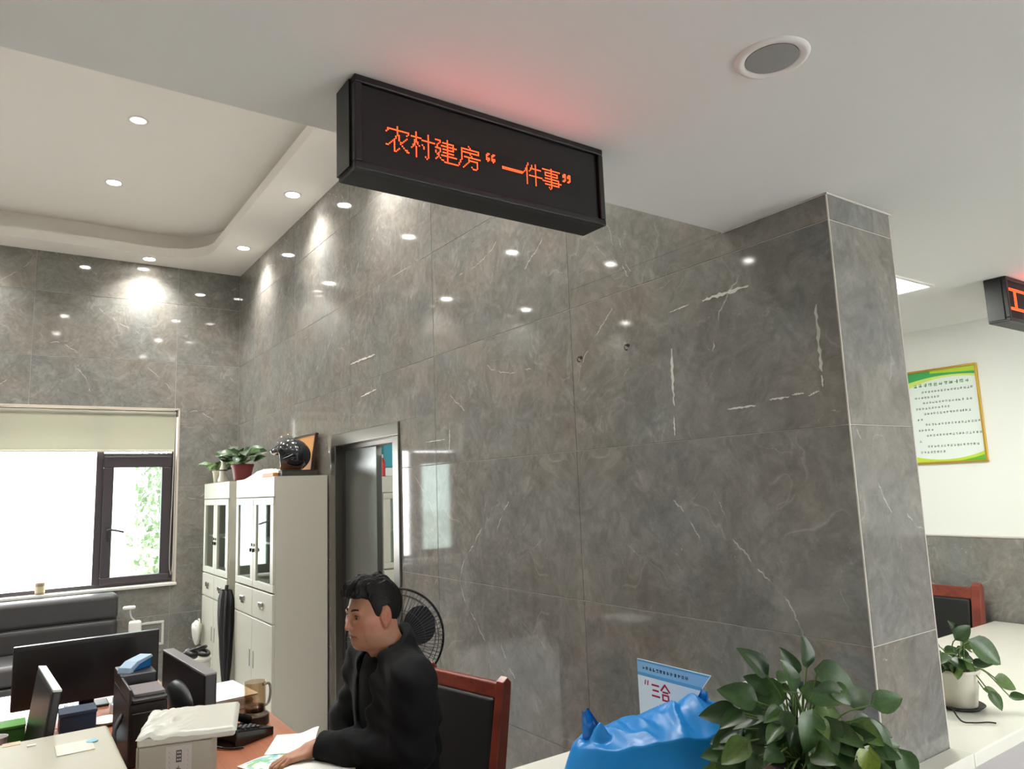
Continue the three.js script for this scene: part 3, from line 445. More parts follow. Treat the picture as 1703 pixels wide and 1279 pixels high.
// ---------------------------------------------------------------- beige printer
{ const p = thing('beige_printer', 'beige printer with a wide flat lid and a blue sticker', 'printer', [0.05, DT, -2.5]), b = mat(176, 174, 156, 0.5), X0 = -0.25, X1 = 0.258, Z0 = -0.268, Z1 = 0.26;
  add('body', rspan(X0 + 0.006, X1 - 0.006, 0, 0.118, Z0 + 0.006, Z1 - 0.006, 0.014, 3), b, p);
  const lid = add('lid', (() => { const g = rspan(X0, X1, 0.12, 0.158, Z0, Z1, 0.014, 6); const a = g.attributes.position; for (let i = 0; i < a.count; i++) if (a.getY(i) > 0.14) { const u = (a.getX(i) - X0) / (X1 - X0) * 2 - 1; a.setY(i, a.getY(i) + 0.0 * u); } g.computeVertexNormals(); return g; })(), b, p);
  add('tan_label', rspan(-0.02, 0.025, 0.1575, 0.1592, -0.262, -0.225, 0.0005), mat(196, 182, 156, 0.7), lid);
  add('white_tab', rspan(0.04, 0.062, 0.1575, 0.162, -0.19, -0.176, 0.001), mat(226, 226, 216, 0.5), lid);
  add('window_panel', rspan(0.105, 0.2, 0.1575, 0.1605, -0.13, -0.02, 0.001), mat(190, 190, 172, 0.4), lid);
  add('blue_sticker', cyl(0.016, 0.016, 0.0018, 0.2, 0.1606, -0.105, 24), mat(120, 180, 206, 0.5), lid);
  add('seam_strip', span(X0 + 0.004, X1 - 0.004, 0.117, 0.121, Z0 + 0.005, Z1 - 0.005), mat(150, 148, 132, 0.6), p); }
// ---------------------------------------------------------------- carton with a wrapped parcel on it
{ const c = thing('cardboard_carton', 'pale grey carton with printed tape on the desk', 'box', [0.474, DT, -2.44], -0.284), card = mat(172, 167, 152, 0.8);
  const tape = ctex(256, 512, (g, w, h) => { g.fillStyle = 'rgb(190,186,178)'; g.fillRect(0, 0, w, h); g.fillStyle = 'rgb(70,68,66)';
    g.fillRect(100, 36, 56, 96); g.fillStyle = 'rgb(190,186,178)'; for (let i = 0; i < 3; i++) { g.fillRect(110, 48 + i * 28, 16, 14); g.fillRect(132, 48 + i * 28, 16, 14); }
    g.strokeStyle = 'rgb(80,78,76)'; g.lineWidth = 9; for (const [a, b, d, e] of [[104, 176, 150, 188], [128, 160, 118, 236], [100, 206, 156, 200], [110, 232, 96, 262], [134, 214, 162, 250], [120, 250, 150, 262], [176, 224, 180, 246]]) { g.beginPath(); g.moveTo(a, b); g.lineTo(d, e); g.stroke(); }
    g.lineWidth = 4; g.strokeStyle = 'rgb(140,136,130)'; for (const x of [30, 214]) for (let i = 0; i < 7; i++) { g.beginPath(); g.moveTo(x, 40 + i * 38); g.lineTo(x + 10, 60 + i * 38); g.stroke(); } });
  add('carton_body', rspan(-0.105, 0.083, 0, 0.183, -0.12, 0.125, 0.003), card, c);
  add('tape', new THREE.PlaneGeometry(0.066, 0.172).translate(-0.002, 0.092, 0.1256), new THREE.MeshStandardMaterial({ map: tape, roughness: 0.4 }), c);
  add('side_flap', rspan(-0.112, -0.104, 0.06, 0.183, -0.12, 0.12, 0.002), card, c); }
{ const p = thing('wrapped_parcel', 'white plastic-wrapped paper pack lying on the carton', 'parcel', [0.494, DT + 0.184, -2.445], -0.284);
  const g = new RoundedBoxGeometry(0.255, 0.026, 0.275, 10, 0.008), a = g.attributes.position; const g2 = new THREE.PlaneGeometry(0.262, 0.282, 40, 40).rotateX(-PI / 2), b = g2.attributes.position;
  for (let i = 0; i < b.count; i++) { const x = b.getX(i), z = b.getZ(i), e = Math.max(Math.abs(x) / 0.131, Math.abs(z) / 0.141), w = Math.abs(fbm(x * 26 + z * 14, z * 9, 0.3, 3) - 0.5) * 0.05 * smooth(0.06, -0.1, x); b.setY(i, 0.0275 + w - smooth(0.93, 1, e) * 0.012); }
  g2.computeVertexNormals();
  add('paper_pack', g.translate(0, 0.013, 0), mat(204, 202, 190, 0.7), p);
  add('plastic_wrap', g2, phys(200, 200, 190, 0.28, { side: THREE.DoubleSide }), p); }
// ---------------------------------------------------------------- black printer, blue tape holder on it
{ const p = thing('black_printer', 'black printer with an open paper tray beside the rounded monitor', 'printer', [0.437, DT, -2.985]), m = mat(30, 29, 31, 0.42);
  add('body', rspan(-0.068, 0.048, 0, 0.2, -0.21, 0.2, 0.008), m, p); add('top_tray', [rspan(-0.068, 0.048, 0.2, 0.25, -0.21, -0.02, 0.006), rspan(-0.068, -0.06, 0.2, 0.246, -0.0195, 0.2, 0.003), rspan(-0.0595, 0.048, 0.2, 0.212, -0.0195, 0.205, 0.004)], m, p);
  add('paper', rspan(-0.05, 0.045, 0.212, 0.224, 0.02, 0.17, 0.003), mat(120, 114, 116, 0.7), p);
  add('front_cover', rspan(-0.06, 0.042, 0.03, 0.17, 0.198, 0.206, 0.004), mat(22, 22, 24, 0.3), p);
  add('cable', [tube([[-0.07, 0.14, 0.06], [-0.095, 0.1, 0.09], [-0.09, 0.03, 0.12], [-0.075, 0.004, 0.16]], 0.007, 24, 8), tube([[-0.07, 0.12, 0.04], [-0.1, 0.06, 0.06], [-0.085, 0.006, 0.1]], 0.005, 20, 8)], mat(96, 94, 96, 0.5), p); }
{ const t = thing('blue_tape_holder', 'blue and pale curved tape holder on the black printer', 'tape holder', [0.425, DT + 0.25, -3.09], 0.7);
  add('shell', extrude([[-0.055, 0], [-0.05, 0.015], [-0.02, 0.032], [0.05, 0.042], [0.055, 0.036], [-0.01, 0.022], [-0.04, 0.004], [-0.038, 0]], 0.05, 0.002).translate(0, 0, -0.025), mat(150, 176, 200, 0.4), t);
  add('insert', extrude([[-0.036, 0.002], [-0.01, 0.02], [0.052, 0.034], [0.054, 0.002]], 0.042, 0.001).translate(0, 0, -0.021), mat(24, 96, 160, 0.45), t); }
// ---------------------------------------------------------------- small things on the far and left desks
{ const b = thing('navy_box', 'dark navy box behind the slim monitor on the desk', 'box', [0.27, DT, -3.38]); add('body', rspan(-0.06, 0.06, 0, 0.07, -0.05, 0.05, 0.004), mat(40, 52, 72, 0.6), b); add('lid', rspan(-0.063, 0.063, 0.068, 0.082, -0.053, 0.053, 0.004), mat(50, 62, 84, 0.6), b); }
{ const b = thing('white_saucer', 'white saucer on the desk in front of the far monitor', 'saucer', [0.37, DT, -3.4]); add('dish', lathe([[0, 0.004], [0.03, 0.003], [0.035, 0], [0.04, 0.003], [0.062, 0.016], [0.06, 0.018], [0.036, 0.007], [0, 0.007]], 36), mat(230, 228, 226, 0.25), b); }
{ const b = thing('blue_folder', 'blue plastic folder behind the beige printer', 'folder', [0.31, DT, -3.2], 0.2); add('cover', rspan(-0.055, 0.055, 0.001, 0.008, -0.09, 0.09, 0.002), mat(86, 132, 170, 0.4), b); add('sheets', rspan(-0.05, 0.052, 0.0085, 0.011, -0.085, 0.085, 0.001), mat(176, 196, 214, 0.7), b); }
for (const [x, z, l] of [[0.255, -3.53, 'white power adapter left of the monitor stand'], [0.42, -3.55, 'white power adapter right of the monitor stand']]) { const b = thing('power_adapter', l, 'adapter', [x, DT, z], 0, 'white adapters by the monitor stand'); add('body', rspan(-0.02, 0.02, 0, 0.04, -0.025, 0.025, 0.006), mat(232, 228, 232, 0.4), b); add('plug', rspan(-0.012, 0.012, 0.04, 0.065, -0.015, 0.015, 0.004), mat(226, 222, 226, 0.4), b); }
{ const b = thing('green_box', 'green paper box left of the slim monitor', 'box', [0.05, DT, -3.28]); add('body', rspan(-0.04, 0.05, 0, 0.085, -0.05, 0.05, 0.003), mat(60, 120, 44, 0.6), b); add('lid', rspan(-0.042, 0.052, 0.085, 0.095, -0.052, 0.052, 0.003), mat(84, 150, 58, 0.6), b); }
{ const b = thing('white_cup', 'white paper cup at the left edge next to the green box', 'cup', [0.015, DT, -3.13]); add('cup_wall', lathe([[0, 0.002], [0.026, 0], [0.034, 0.09], [0.0355, 0.092], [0.033, 0.09], [0.025, 0.004], [0, 0.006]], 28), mat(236, 234, 234, 0.5), b); add('sleeve', lathe([[0.0285, 0.025], [0.0335, 0.065]], 28), mat(206, 206, 204, 0.7), b); }
// ---------------------------------------------------------------- right end of the man's desk
{ const s = thing('cup_stand', 'dark round wooden stand under the glass mug', 'stand', [0.83, DT, -2.99]); add('block', lathe([[0, 0], [0.05, 0], [0.053, 0.004], [0.053, 0.03], [0.048, 0.036], [0.046, 0.032], [0, 0.032]], 32), mat(46, 30, 26, 0.35), s); add('rim_ring', new THREE.TorusGeometry(0.05, 0.003, 8, 36).rotateX(PI / 2).translate(0, 0.034, 0), mat(90, 60, 48, 0.3), s); }
{ const m = thing('glass_mug', 'clear glass mug with dark tea at the bottom', 'mug', [0.83, DT + 0.034, -2.99]);
  add('glass', lathe([[0, 0], [0.036, 0], [0.039, 0.004], [0.041, 0.12], [0.0395, 0.122], [0.037, 0.12], [0.0355, 0.012], [0, 0.01]], 40), phys(236, 226, 214, 0.02, { transmission: 1, thickness: 0, ior: 1.45, side: THREE.DoubleSide }), m);
  add('tea', lathe([[0, 0.011], [0.035, 0.0125], [0.0355, 0.034], [0, 0.034]], 32), mat(52, 22, 16, 0.2), m);
  add('handle', tube([[0.036, 0.1, -0.02], [0.062, 0.098, -0.03], [0.068, 0.06, -0.032], [0.056, 0.024, -0.028], [0.034, 0.022, -0.019]], 0.005, 28, 8), phys(170, 160, 150, 0.05, { transmission: 0.7, thickness: 0.003 }), m); }
{ const r = rng(3); const spec = [[0.22, 0.022, 0.3, [70, 66, 72], 'dark binder at the bottom of the document pile'], [0.21, 0.016, 0.29, [150, 146, 142], 'grey folder low in the document pile'], [0.21, 0.012, 0.28, [196, 184, 168], 'tan folder in the middle of the document pile'], [0.2, 0.012, 0.28, [228, 222, 206], 'cream file near the top of the document pile'], [0.21, 0.008, 0.297, [236, 240, 236], 'white paper sheaf on top of the document pile']];
  let y = DT; for (const [w, h, l, col, label] of spec) { const b = thing('document_folder', label, 'folder', [0.765 + (r() - 0.5) * 0.02, y, -3.285 + (r() - 0.5) * 0.015], (r() - 0.5) * 0.16 + 0.05, 'pile of documents behind the mug'); add('cover', [rspan(-w / 2, w / 2, 0, 0.0018, -l / 2, l / 2, 0.0006), rspan(-w / 2, w / 2, h - 0.0018, h, -l / 2, l / 2, 0.0006), rspan(-w / 2, -w / 2 + 0.002, 0, h, -l / 2, l / 2, 0.0006)], mat(...col, 0.7), b); add('pages', rspan(-w / 2 + 0.003, w / 2 - 0.004, 0.002, h - 0.002, -l / 2 + 0.003, l / 2 - 0.003, 0.001), mat(222, 218, 208, 0.85), b); y += h + 0.0004; } }
{ const t = thing('desk_telephone', 'black glossy desk telephone between carton and papers', 'telephone', [0.745, DT, -2.84], 0.45), m = mat(22, 22, 24, 0.2);
  add('base', extrude([[-0.08, 0], [0.08, 0], [0.08, 0.02], [-0.08, 0.05]], 0.13, 0.004).translate(0, 0.004, -0.065), m, t);
  add('handset', tube([[-0.07, 0.07, -0.05], [-0.02, 0.074, -0.056], [0.03, 0.06, -0.056], [0.075, 0.04, -0.05]], 0.014, 20, 10), m, t);
  for (let i = 0; i < 12; i++) add('key', rbox(0.012, 0.006, 0.012, 0.002, -0.03 + Math.floor(i / 3) * 0.022, 0.052 - 0.0042 * Math.floor(i / 3), 0.0 + (i % 3) * 0.02), mat(70, 70, 74, 0.4), t);
  add('cord', tube([[-0.08, 0.02, -0.04], [-0.11, 0.01, -0.02], [-0.1, 0.006, 0.05], [-0.07, 0.006, 0.09]], 0.004, 30, 6), m, t); }
function sheet(w, l, nx, f) { const g = new THREE.PlaneGeometry(w, l, nx, nx).rotateX(-PI / 2), a = g.attributes.position; for (let i = 0; i < a.count; i++) a.setY(i, f(a.getX(i) / w + 0.5, a.getZ(i) / l + 0.5)); g.computeVertexNormals(); return g; }
{ const t = ctex(512, 384, (c, w, h) => { pixels(c, w, h, (x, y) => { const n = fbm(x / 60 + 3, y / 60, 0, 4), m = fbm(x / 90 + 31, y / 80, 0, 3); const base = n > 0.56 ? [226, 236, 228] : n > 0.45 ? [150, 206, 200] : [128, 190, 186]; return m > 0.6 ? [232, 200, 172] : m < 0.27 ? [150, 196, 128] : base; }); c.strokeStyle = 'rgba(60,90,110,.7)'; c.lineWidth = 2; const r = rng(4); for (let i = 0; i < 14; i++) { c.beginPath(); let x = r() * w, y = r() * h; c.moveTo(x, y); for (let k = 0; k < 8; k++) { x += (r() - 0.3) * 50; y += (r() - 0.5) * 40; c.lineTo(x, y); } c.stroke(); } c.strokeStyle = 'rgb(244,242,236)'; c.lineWidth = 22; c.strokeRect(0, 0, w, h); c.fillStyle = 'rgb(90,60,120)'; c.fillRect(0, h - 10, 60, 10); });
  const m = thing('map_sheet', 'printed coloured map lying under the man\'s hand', 'paper', [0.835, DT + 0.0015, -2.52], 0.36); add('sheet', sheet(0.3, 0.21, 16, (u, v) => 0.0015 + 0.002 * Math.sin(u * 7 + v * 3) ** 2), new THREE.MeshStandardMaterial({ map: t, roughness: 0.5, side: THREE.DoubleSide }), m); }
{ const lines = ctex(256, 360, (c, w, h) => { c.fillStyle = 'rgb(240,240,232)'; c.fillRect(0, 0, w, h); c.fillStyle = 'rgb(176,178,186)'; for (let y = 30; y < h - 30; y += 20) c.fillRect(24, y, 150 + (y * 37) % 56, 3); });
  const pm = new THREE.MeshStandardMaterial({ map: lines, roughness: 0.7, side: THREE.DoubleSide });
  const a = thing('paper_sheet', 'white paper with a raised corner behind the man\'s wrist', 'paper', [0.87, DT + 0.004, -2.66], -0.5, 'papers on the man\'s desk'); add('sheet', sheet(0.15, 0.2, 16, (u, v) => 0.001 + 0.02 * smooth(0.5, 1, u) * smooth(0.6, 0, v)), pm, a);
  const b = thing('paper_sheet', 'white paper pad under the man\'s sleeve at the picture bottom', 'paper', [0.845, DT + 0.006, -2.34], 0.3, 'papers on the man\'s desk'); add('sheet', sheet(0.26, 0.18, 16, (u, v) => 0.006 + 0.006 * Math.sin(u * 4) ** 2), pm, b); add('pad', rspan(-0.128, 0.128, -0.003, 0.004, -0.088, 0.088, 0.001), mat(226, 222, 160, 0.8), b); }

// ---------------------------------------------------------------- pedestal fan
{ const f = thing('pedestal_fan', 'black pedestal fan behind the seated man', 'fan', [1.47, 0, -3.06]), dark = mat(26, 27, 28, 0.4), H = new THREE.Group(); H.name = 'head'; H.position.set(-0.02, 1.02, 0.015); H.rotation.y = -0.43; f.add(H);
  add('base', lathe([[0, 0], [0.2, 0], [0.205, 0.008], [0.19, 0.025], [0.05, 0.045], [0.03, 0.07], [0, 0.07]], 40), dark, f);
  add('pole', cyl(0.014, 0.014, 0.86, 0, 0.48, 0, 16), mat(60, 60, 62, 0.3, { metalness: 0.6 }), f);
  const R = 0.213, ring = (r, z, t) => new THREE.TorusGeometry(r, t, 8, 72).translate(0, 0, z), wires = (z0, z1, n) => { const o = []; for (let i = 0; i < n; i++) { const a = i / n * PI * 2, c = Math.cos(a), s = Math.sin(a); o.push(tube([[c * 0.04, s * 0.04, z1], [c * 0.11, s * 0.11, z1 * 0.96 + z0 * 0.04], [c * 0.18, s * 0.18, lerp(z1, z0, 0.5)], [c * R, s * R, z0]], 0.0011, 8, 4)); } return o; };
  add('rim', [ring(R, 0, 0.0055)], dark, H);
  add('front_guard', [...wires(0.004, 0.055, 72), ring(0.19, 0.026, 0.0016), ring(0.13, 0.05, 0.0013), ring(0.04, 0.055, 0.003)], mat(70, 74, 74, 0.35, { metalness: 0.3 }), H);
  add('rear_guard', [...wires(-0.004, -0.06, 48), ring(0.18, -0.034, 0.002), ring(0.1, -0.058, 0.0015)], mat(70, 74, 74, 0.35, { metalness: 0.3 }), H);
  add('front_badge', cyl(0.036, 0.036, 0.008, 0, 0, 0, 28).rotateX(PI / 2).translate(0, 0, 0.056), dark, H);
  const bm = phys(58, 60, 68, 0.3, { transmission: 0.15, thickness: 0, side: THREE.DoubleSide });
  for (let k = 0; k < 3; k++) { const pts = [[0.03, -0.025], [0.07, -0.085], [0.14, -0.09], [0.185, -0.03], [0.18, 0.05], [0.12, 0.075], [0.05, 0.03]]; const g = extrude(new THREE.SplineCurve([...pts, pts[0]].map((q) => new THREE.Vector2(...q))).getPoints(40).map((v) => [v.x, v.y]), 0.003); const a = g.attributes.position; for (let i = 0; i < a.count; i++) a.setZ(i, a.getZ(i) + a.getY(i) * 0.28); g.computeVertexNormals(); add('blade', g.rotateZ(k * PI * 2 / 3 + 0.5), bm, H); }
  add('hub', lathe([[0, 0.028], [0.03, 0.026], [0.038, 0.01], [0.038, -0.02], [0, -0.02]], 28).rotateX(PI / 2), dark, H);
  add('motor', lathe([[0, 0.03], [0.04, 0.03], [0.045, 0.01], [0.042, -0.08], [0.03, -0.11], [0, -0.112]], 28).rotateX(PI / 2).translate(0, 0, -0.1), dark, H);
  add('column_joint', [rspan(-0.035, 0.035, 0.86, 1.0, -0.09, -0.02, 0.012, 3)], dark, f); }
// ---------------------------------------------------------------- white bin with a black headset, hanging bag, folded umbrella
{ const b = thing('white_bin', 'white plastic bin standing before the filing cabinets', 'bin', [1.03, 0, -5.05]); add('bin_wall', lathe([[0, 0.004], [0.075, 0], [0.092, 0.66], [0.097, 0.664], [0.097, 0.68], [0.091, 0.68], [0.073, 0.008], [0, 0.012]], 36), mat(214, 214, 204, 0.45), b); add('fill', lathe([[0, 0.668], [0.05, 0.664], [0.088, 0.655]], 24), mat(200, 198, 186, 0.8), b); }
{ const h = thing('black_headset', 'black headset lying on the white bin', 'headset', [1.02, 0.685, -5.03], 0.6), m = mat(24, 23, 24, 0.4); add('headband', new THREE.TorusGeometry(0.07, 0.01, 8, 30, PI * 1.1).rotateX(PI / 2.6).translate(0, 0.04, 0), m, h); add('ear_cup', [lathe([[0, 0.03], [0.03, 0.028], [0.042, 0.012], [0.042, -0.006], [0.03, -0.012], [0, -0.012]], 26).rotateX(0.5).translate(-0.045, 0.028, 0.02)], m, h); add('ear_pad', new THREE.TorusGeometry(0.036, 0.012, 8, 24).rotateX(PI / 2 + 0.4).translate(0.05, 0.02, 0.02), mat(36, 34, 34, 0.6), h); }
{ const g = sph(1, 0, 0, 0, 26), a = g.attributes.position; for (let i = 0; i < a.count; i++) { const x = a.getX(i), y = a.getY(i), z = a.getZ(i), n = 0.75 + 0.5 * fbm(x * 2 + 5, y * 2 + 5, z * 2 + 5, 3); a.setXYZ(i, x * n * 0.04, y * n * (y < 0 ? 0.14 : 0.06), z * n * 0.07); } g.computeVertexNormals();
  const b = thing('white_carrier_bag', 'white carrier bag hanging at the corner cabinet', 'bag', [1.475, 0.52, -7.2]); add('bag_body', g, phys(232, 230, 222, 0.45), b); add('bag_handle', new THREE.TorusGeometry(0.04, 0.006, 6, 20, PI).rotateY(PI / 2).translate(0.02, 0.03, 0), mat(226, 224, 216, 0.5), b); }
{ const u = thing('folded_umbrella', 'black folded umbrella leaning between the filing cabinets', 'umbrella', [1.47, 0, -6.12]), pos = [], idx = [], N = 26, M = 14; const ctr = (t) => [lerp(0, 0.03, t), lerp(0.06, 0.93, t), lerp(0.02, -0.14, t)];
  for (let j = 0; j <= M; j++) { const t = j / M, [cx, cy, cz] = ctr(t), rr = 0.012 + 0.07 * Math.sin(Math.min(1, t * 1.1) * PI * 0.55) * (t > 0.96 ? 0.7 : 1); for (let i = 0; i < N; i++) { const a = i / N * PI * 2, k = rr * (1 + 0.24 * Math.sin(a * 8 + t * 5)); pos.push(cx + k * Math.cos(a) * 0.6, cy, cz + k * Math.sin(a) * 1.1); } }
  for (let j = 0; j < M; j++) for (let i = 0; i < N; i++) { const p = j * N + i, q = j * N + (i + 1) % N; idx.push(p, p + N, q, q, p + N, q + N); }
  const g = new THREE.BufferGeometry(); g.setAttribute('position', new THREE.Float32BufferAttribute(pos, 3)); g.setIndex(idx); g.computeVertexNormals();
  add('canopy', g, mat(24, 23, 25, 0.6, { side: THREE.DoubleSide }), u); add('shaft', bar([-0.003, 0.0, 0.032], [0.032, 0.94, -0.143], 0.007), mat(90, 90, 92, 0.3, { metalness: 0.7 }), u); add('grip', tube([[0.03, 0.9, -0.14], [0.034, 0.95, -0.146], [0.038, 0.965, -0.15]], 0.014, 14, 10), mat(30, 28, 28, 0.5), u); }
// ---------------------------------------------------------------- distance-field modelling
function sdfMesh(f, center, half, n) {
  const mc = new MarchingCubes(n, undefined, false, false, 400000); mc.isolation = 0; const h = n / 2, c = half / h;
  for (let k = 0, q = 0; k < n; k++) for (let j = 0; j < n; j++) for (let i = 0; i < n; i++, q++) mc.field[q] = -f(center[0] + (i - h) * c, center[1] + (j - h) * c, center[2] + (k - h) * c);
  mc.update(); const m = mc.count ?? mc.geometry.drawRange.count, P = new Float32Array(m * 3);
  for (let i = 0; i < m * 3; i++) P[i] = mc.positionArray[i] * half + center[i % 3];
  const g = new THREE.BufferGeometry(); g.setAttribute('position', new THREE.BufferAttribute(P, 3));
  const N = new Float32Array(m * 3), e = c * 0.5; for (let i = 0; i < m; i++) { const x = P[i * 3], y = P[i * 3 + 1], z = P[i * 3 + 2]; let a = f(x + e, y, z) - f(x - e, y, z), b = f(x, y + e, z) - f(x, y - e, z), d = f(x, y, z + e) - f(x, y, z - e); const l = Math.hypot(a, b, d) || 1; N[i * 3] = a / l; N[i * 3 + 1] = b / l; N[i * 3 + 2] = d / l; }
  g.setAttribute('normal', new THREE.BufferAttribute(N, 3)); return g;
}
const smin = (a, b, k) => { const h = Math.max(k - Math.abs(a - b), 0) / k; return Math.min(a, b) - h * h * k * 0.25; }, smax = (a, b, k) => -smin(-a, -b, k);
const ell = (x, y, z, cx, cy, cz, rx, ry, rz) => { const a = (x - cx) / rx, b = (y - cy) / ry, c = (z - cz) / rz, k = Math.hypot(a, b, c), q = Math.hypot(a / rx, b / ry, c / rz) || 1e-9; return k * (k - 1) / q; };
function cap(x, y, z, A, B, r0, r1) { const bx = B[0] - A[0], by = B[1] - A[1], bz = B[2] - A[2], ax = x - A[0], ay = y - A[1], az = z - A[2], t = clamp((ax * bx + ay * by + az * bz) / (bx * bx + by * by + bz * bz)); return Math.hypot(ax - bx * t, ay - by * t, az - bz * t) - lerp(r0, r1, t); }

// ---------------------------------------------------------------- reception counter
const CT = 0.87;
{ const c = thing('reception_counter', 'long white-topped reception counter passing the marble column', 'counter', [0, 0, 0]);
  const top = mat(236, 235, 224, 0.16), y0 = CT - 0.04;
  add('counter_top', [rspan(-0.6, XW - 0.002, y0, CT, -1.82, -1.055, 0.005), rspan(XC + 0.002, XR - 0.03, y0, CT, -1.82, -1.055, 0.005), span(XW - 0.004, XC + 0.004, y0, CT, ZE + 0.002, -1.058)], top, c);
  add('front_panel', [span(-0.58, XR - 0.035, 0.08, y0, -1.1, -1.075)], mat(186, 182, 182, 0.3), c);
  add('plinth', [span(-0.58, XW - 0.005, 0, 0.08, -1.75, -1.1), span(XC + 0.005, XR - 0.04, 0, 0.08, -1.75, -1.1)], mat(70, 68, 68, 0.4), c);
  for (const [a, b] of [[-0.58, XW - 0.006], [XC + 0.006, XR - 0.04]]) add('carcass', [span(a, b, 0.08, y0, -1.78, -1.762), span(a, a + 0.02, 0.08, y0, -1.77, -1.1), span(b - 0.02, b, 0.08, y0, -1.77, -1.1)], mat(196, 192, 186, 0.5), c); }

// ---------------------------------------------------------------- notice stand on the counter
{ const n = thing('notice_stand', 'white notice board with pale blue header leaning on the counter', 'sign', [1.68, CT, -1.617], 0), W = 0.283, H = 0.238;
  const art = ctex(540, 526, (c, w, h) => {
    const bg = 'rgb(226,238,246)'; c.fillStyle = bg; c.fillRect(0, 0, w, h); c.fillStyle = 'rgb(96,172,222)'; c.fillRect(0, 0, w, 106); c.fillStyle = 'rgb(150,200,238)'; c.fillRect(0, 14, w, 70);
    const r = rng(8), g = (x, y, s) => { c.strokeStyle = 'rgb(30,40,70)'; c.lineWidth = 3; for (let k = 0; k < 6; k++) { c.beginPath(); if (r() < 0.5) { const yy = y + s * (0.1 + 0.8 * r()); c.moveTo(x + 2, yy); c.lineTo(x + s * 0.85, yy); } else { const xx = x + s * (0.15 + 0.65 * r()); c.moveTo(xx, y); c.lineTo(xx - s * 0.1 * r(), y + s * 0.95); } c.stroke(); } };
    for (let i = 0; i < 13; i++) g(40 + i * 27, 40, 23);
    c.strokeStyle = c.fillStyle = 'rgb(178,34,62)'; c.lineWidth = 13; c.lineCap = 'round';
    for (const x of [56, 76]) { c.lineWidth = 8; c.beginPath(); c.moveTo(x + 4, 132); c.lineTo(x, 158); c.stroke(); }
    c.lineWidth = 12; for (const [y, a, b] of [[150, 112, 160], [184, 118, 156], [220, 110, 164]]) { c.beginPath(); c.moveTo(a, y); c.lineTo(b, y); c.stroke(); }
    c.beginPath(); c.moveTo(210, 132); c.lineTo(180, 172); c.moveTo(210, 132); c.lineTo(242, 172); c.stroke(); c.beginPath(); c.moveTo(194, 180); c.lineTo(228, 180); c.stroke(); c.strokeRect(190, 198, 42, 34); });
  const pts = [[-W / 2, 0], [W / 2, 0], [W / 2, H * 0.72], [W / 2 - 0.028, H * 0.8], [W / 2 + 0.012, H], [-W / 2, H]];
  const g = extrude(pts, 0.004).rotateY(-PI / 2); // local x of the shape runs along +z
  add('board', g, mat(222, 234, 242, 0.5), n);
  const s = new THREE.ShapeGeometry(new THREE.Shape(pts.map(([a, b]) => new THREE.Vector2(a, b)))), p = s.attributes.position, uv = s.attributes.uv; for (let i = 0; i < p.count; i++) uv.setXY(i, (p.getX(i) + W / 2) / (W + 0.012), p.getY(i) / H);
  add('print', s.rotateY(-PI / 2).translate(-0.0046, 0, 0), new THREE.MeshStandardMaterial({ map: art, roughness: 0.35, side: THREE.DoubleSide }), n);
  add('foot', extrude([[0, 0], [0.08, 0], [0.004, 0.18], [0, 0.18]], 0.06).translate(0.0005, 0, -0.03), mat(214, 224, 232, 0.5), n); }
{ const b = thing('white_tissue_box', 'white paper box behind the leafy pothos on the counter', 'box', [1.8, CT, -1.355], 0.1); add('body', rspan(-0.06, 0.06, 0, 0.19, -0.07, 0.07, 0.004), mat(222, 220, 204, 0.6), b); add('lid', rspan(-0.063, 0.063, 0.18, 0.215, -0.073, 0.073, 0.004), mat(206, 204, 190, 0.6), b); }

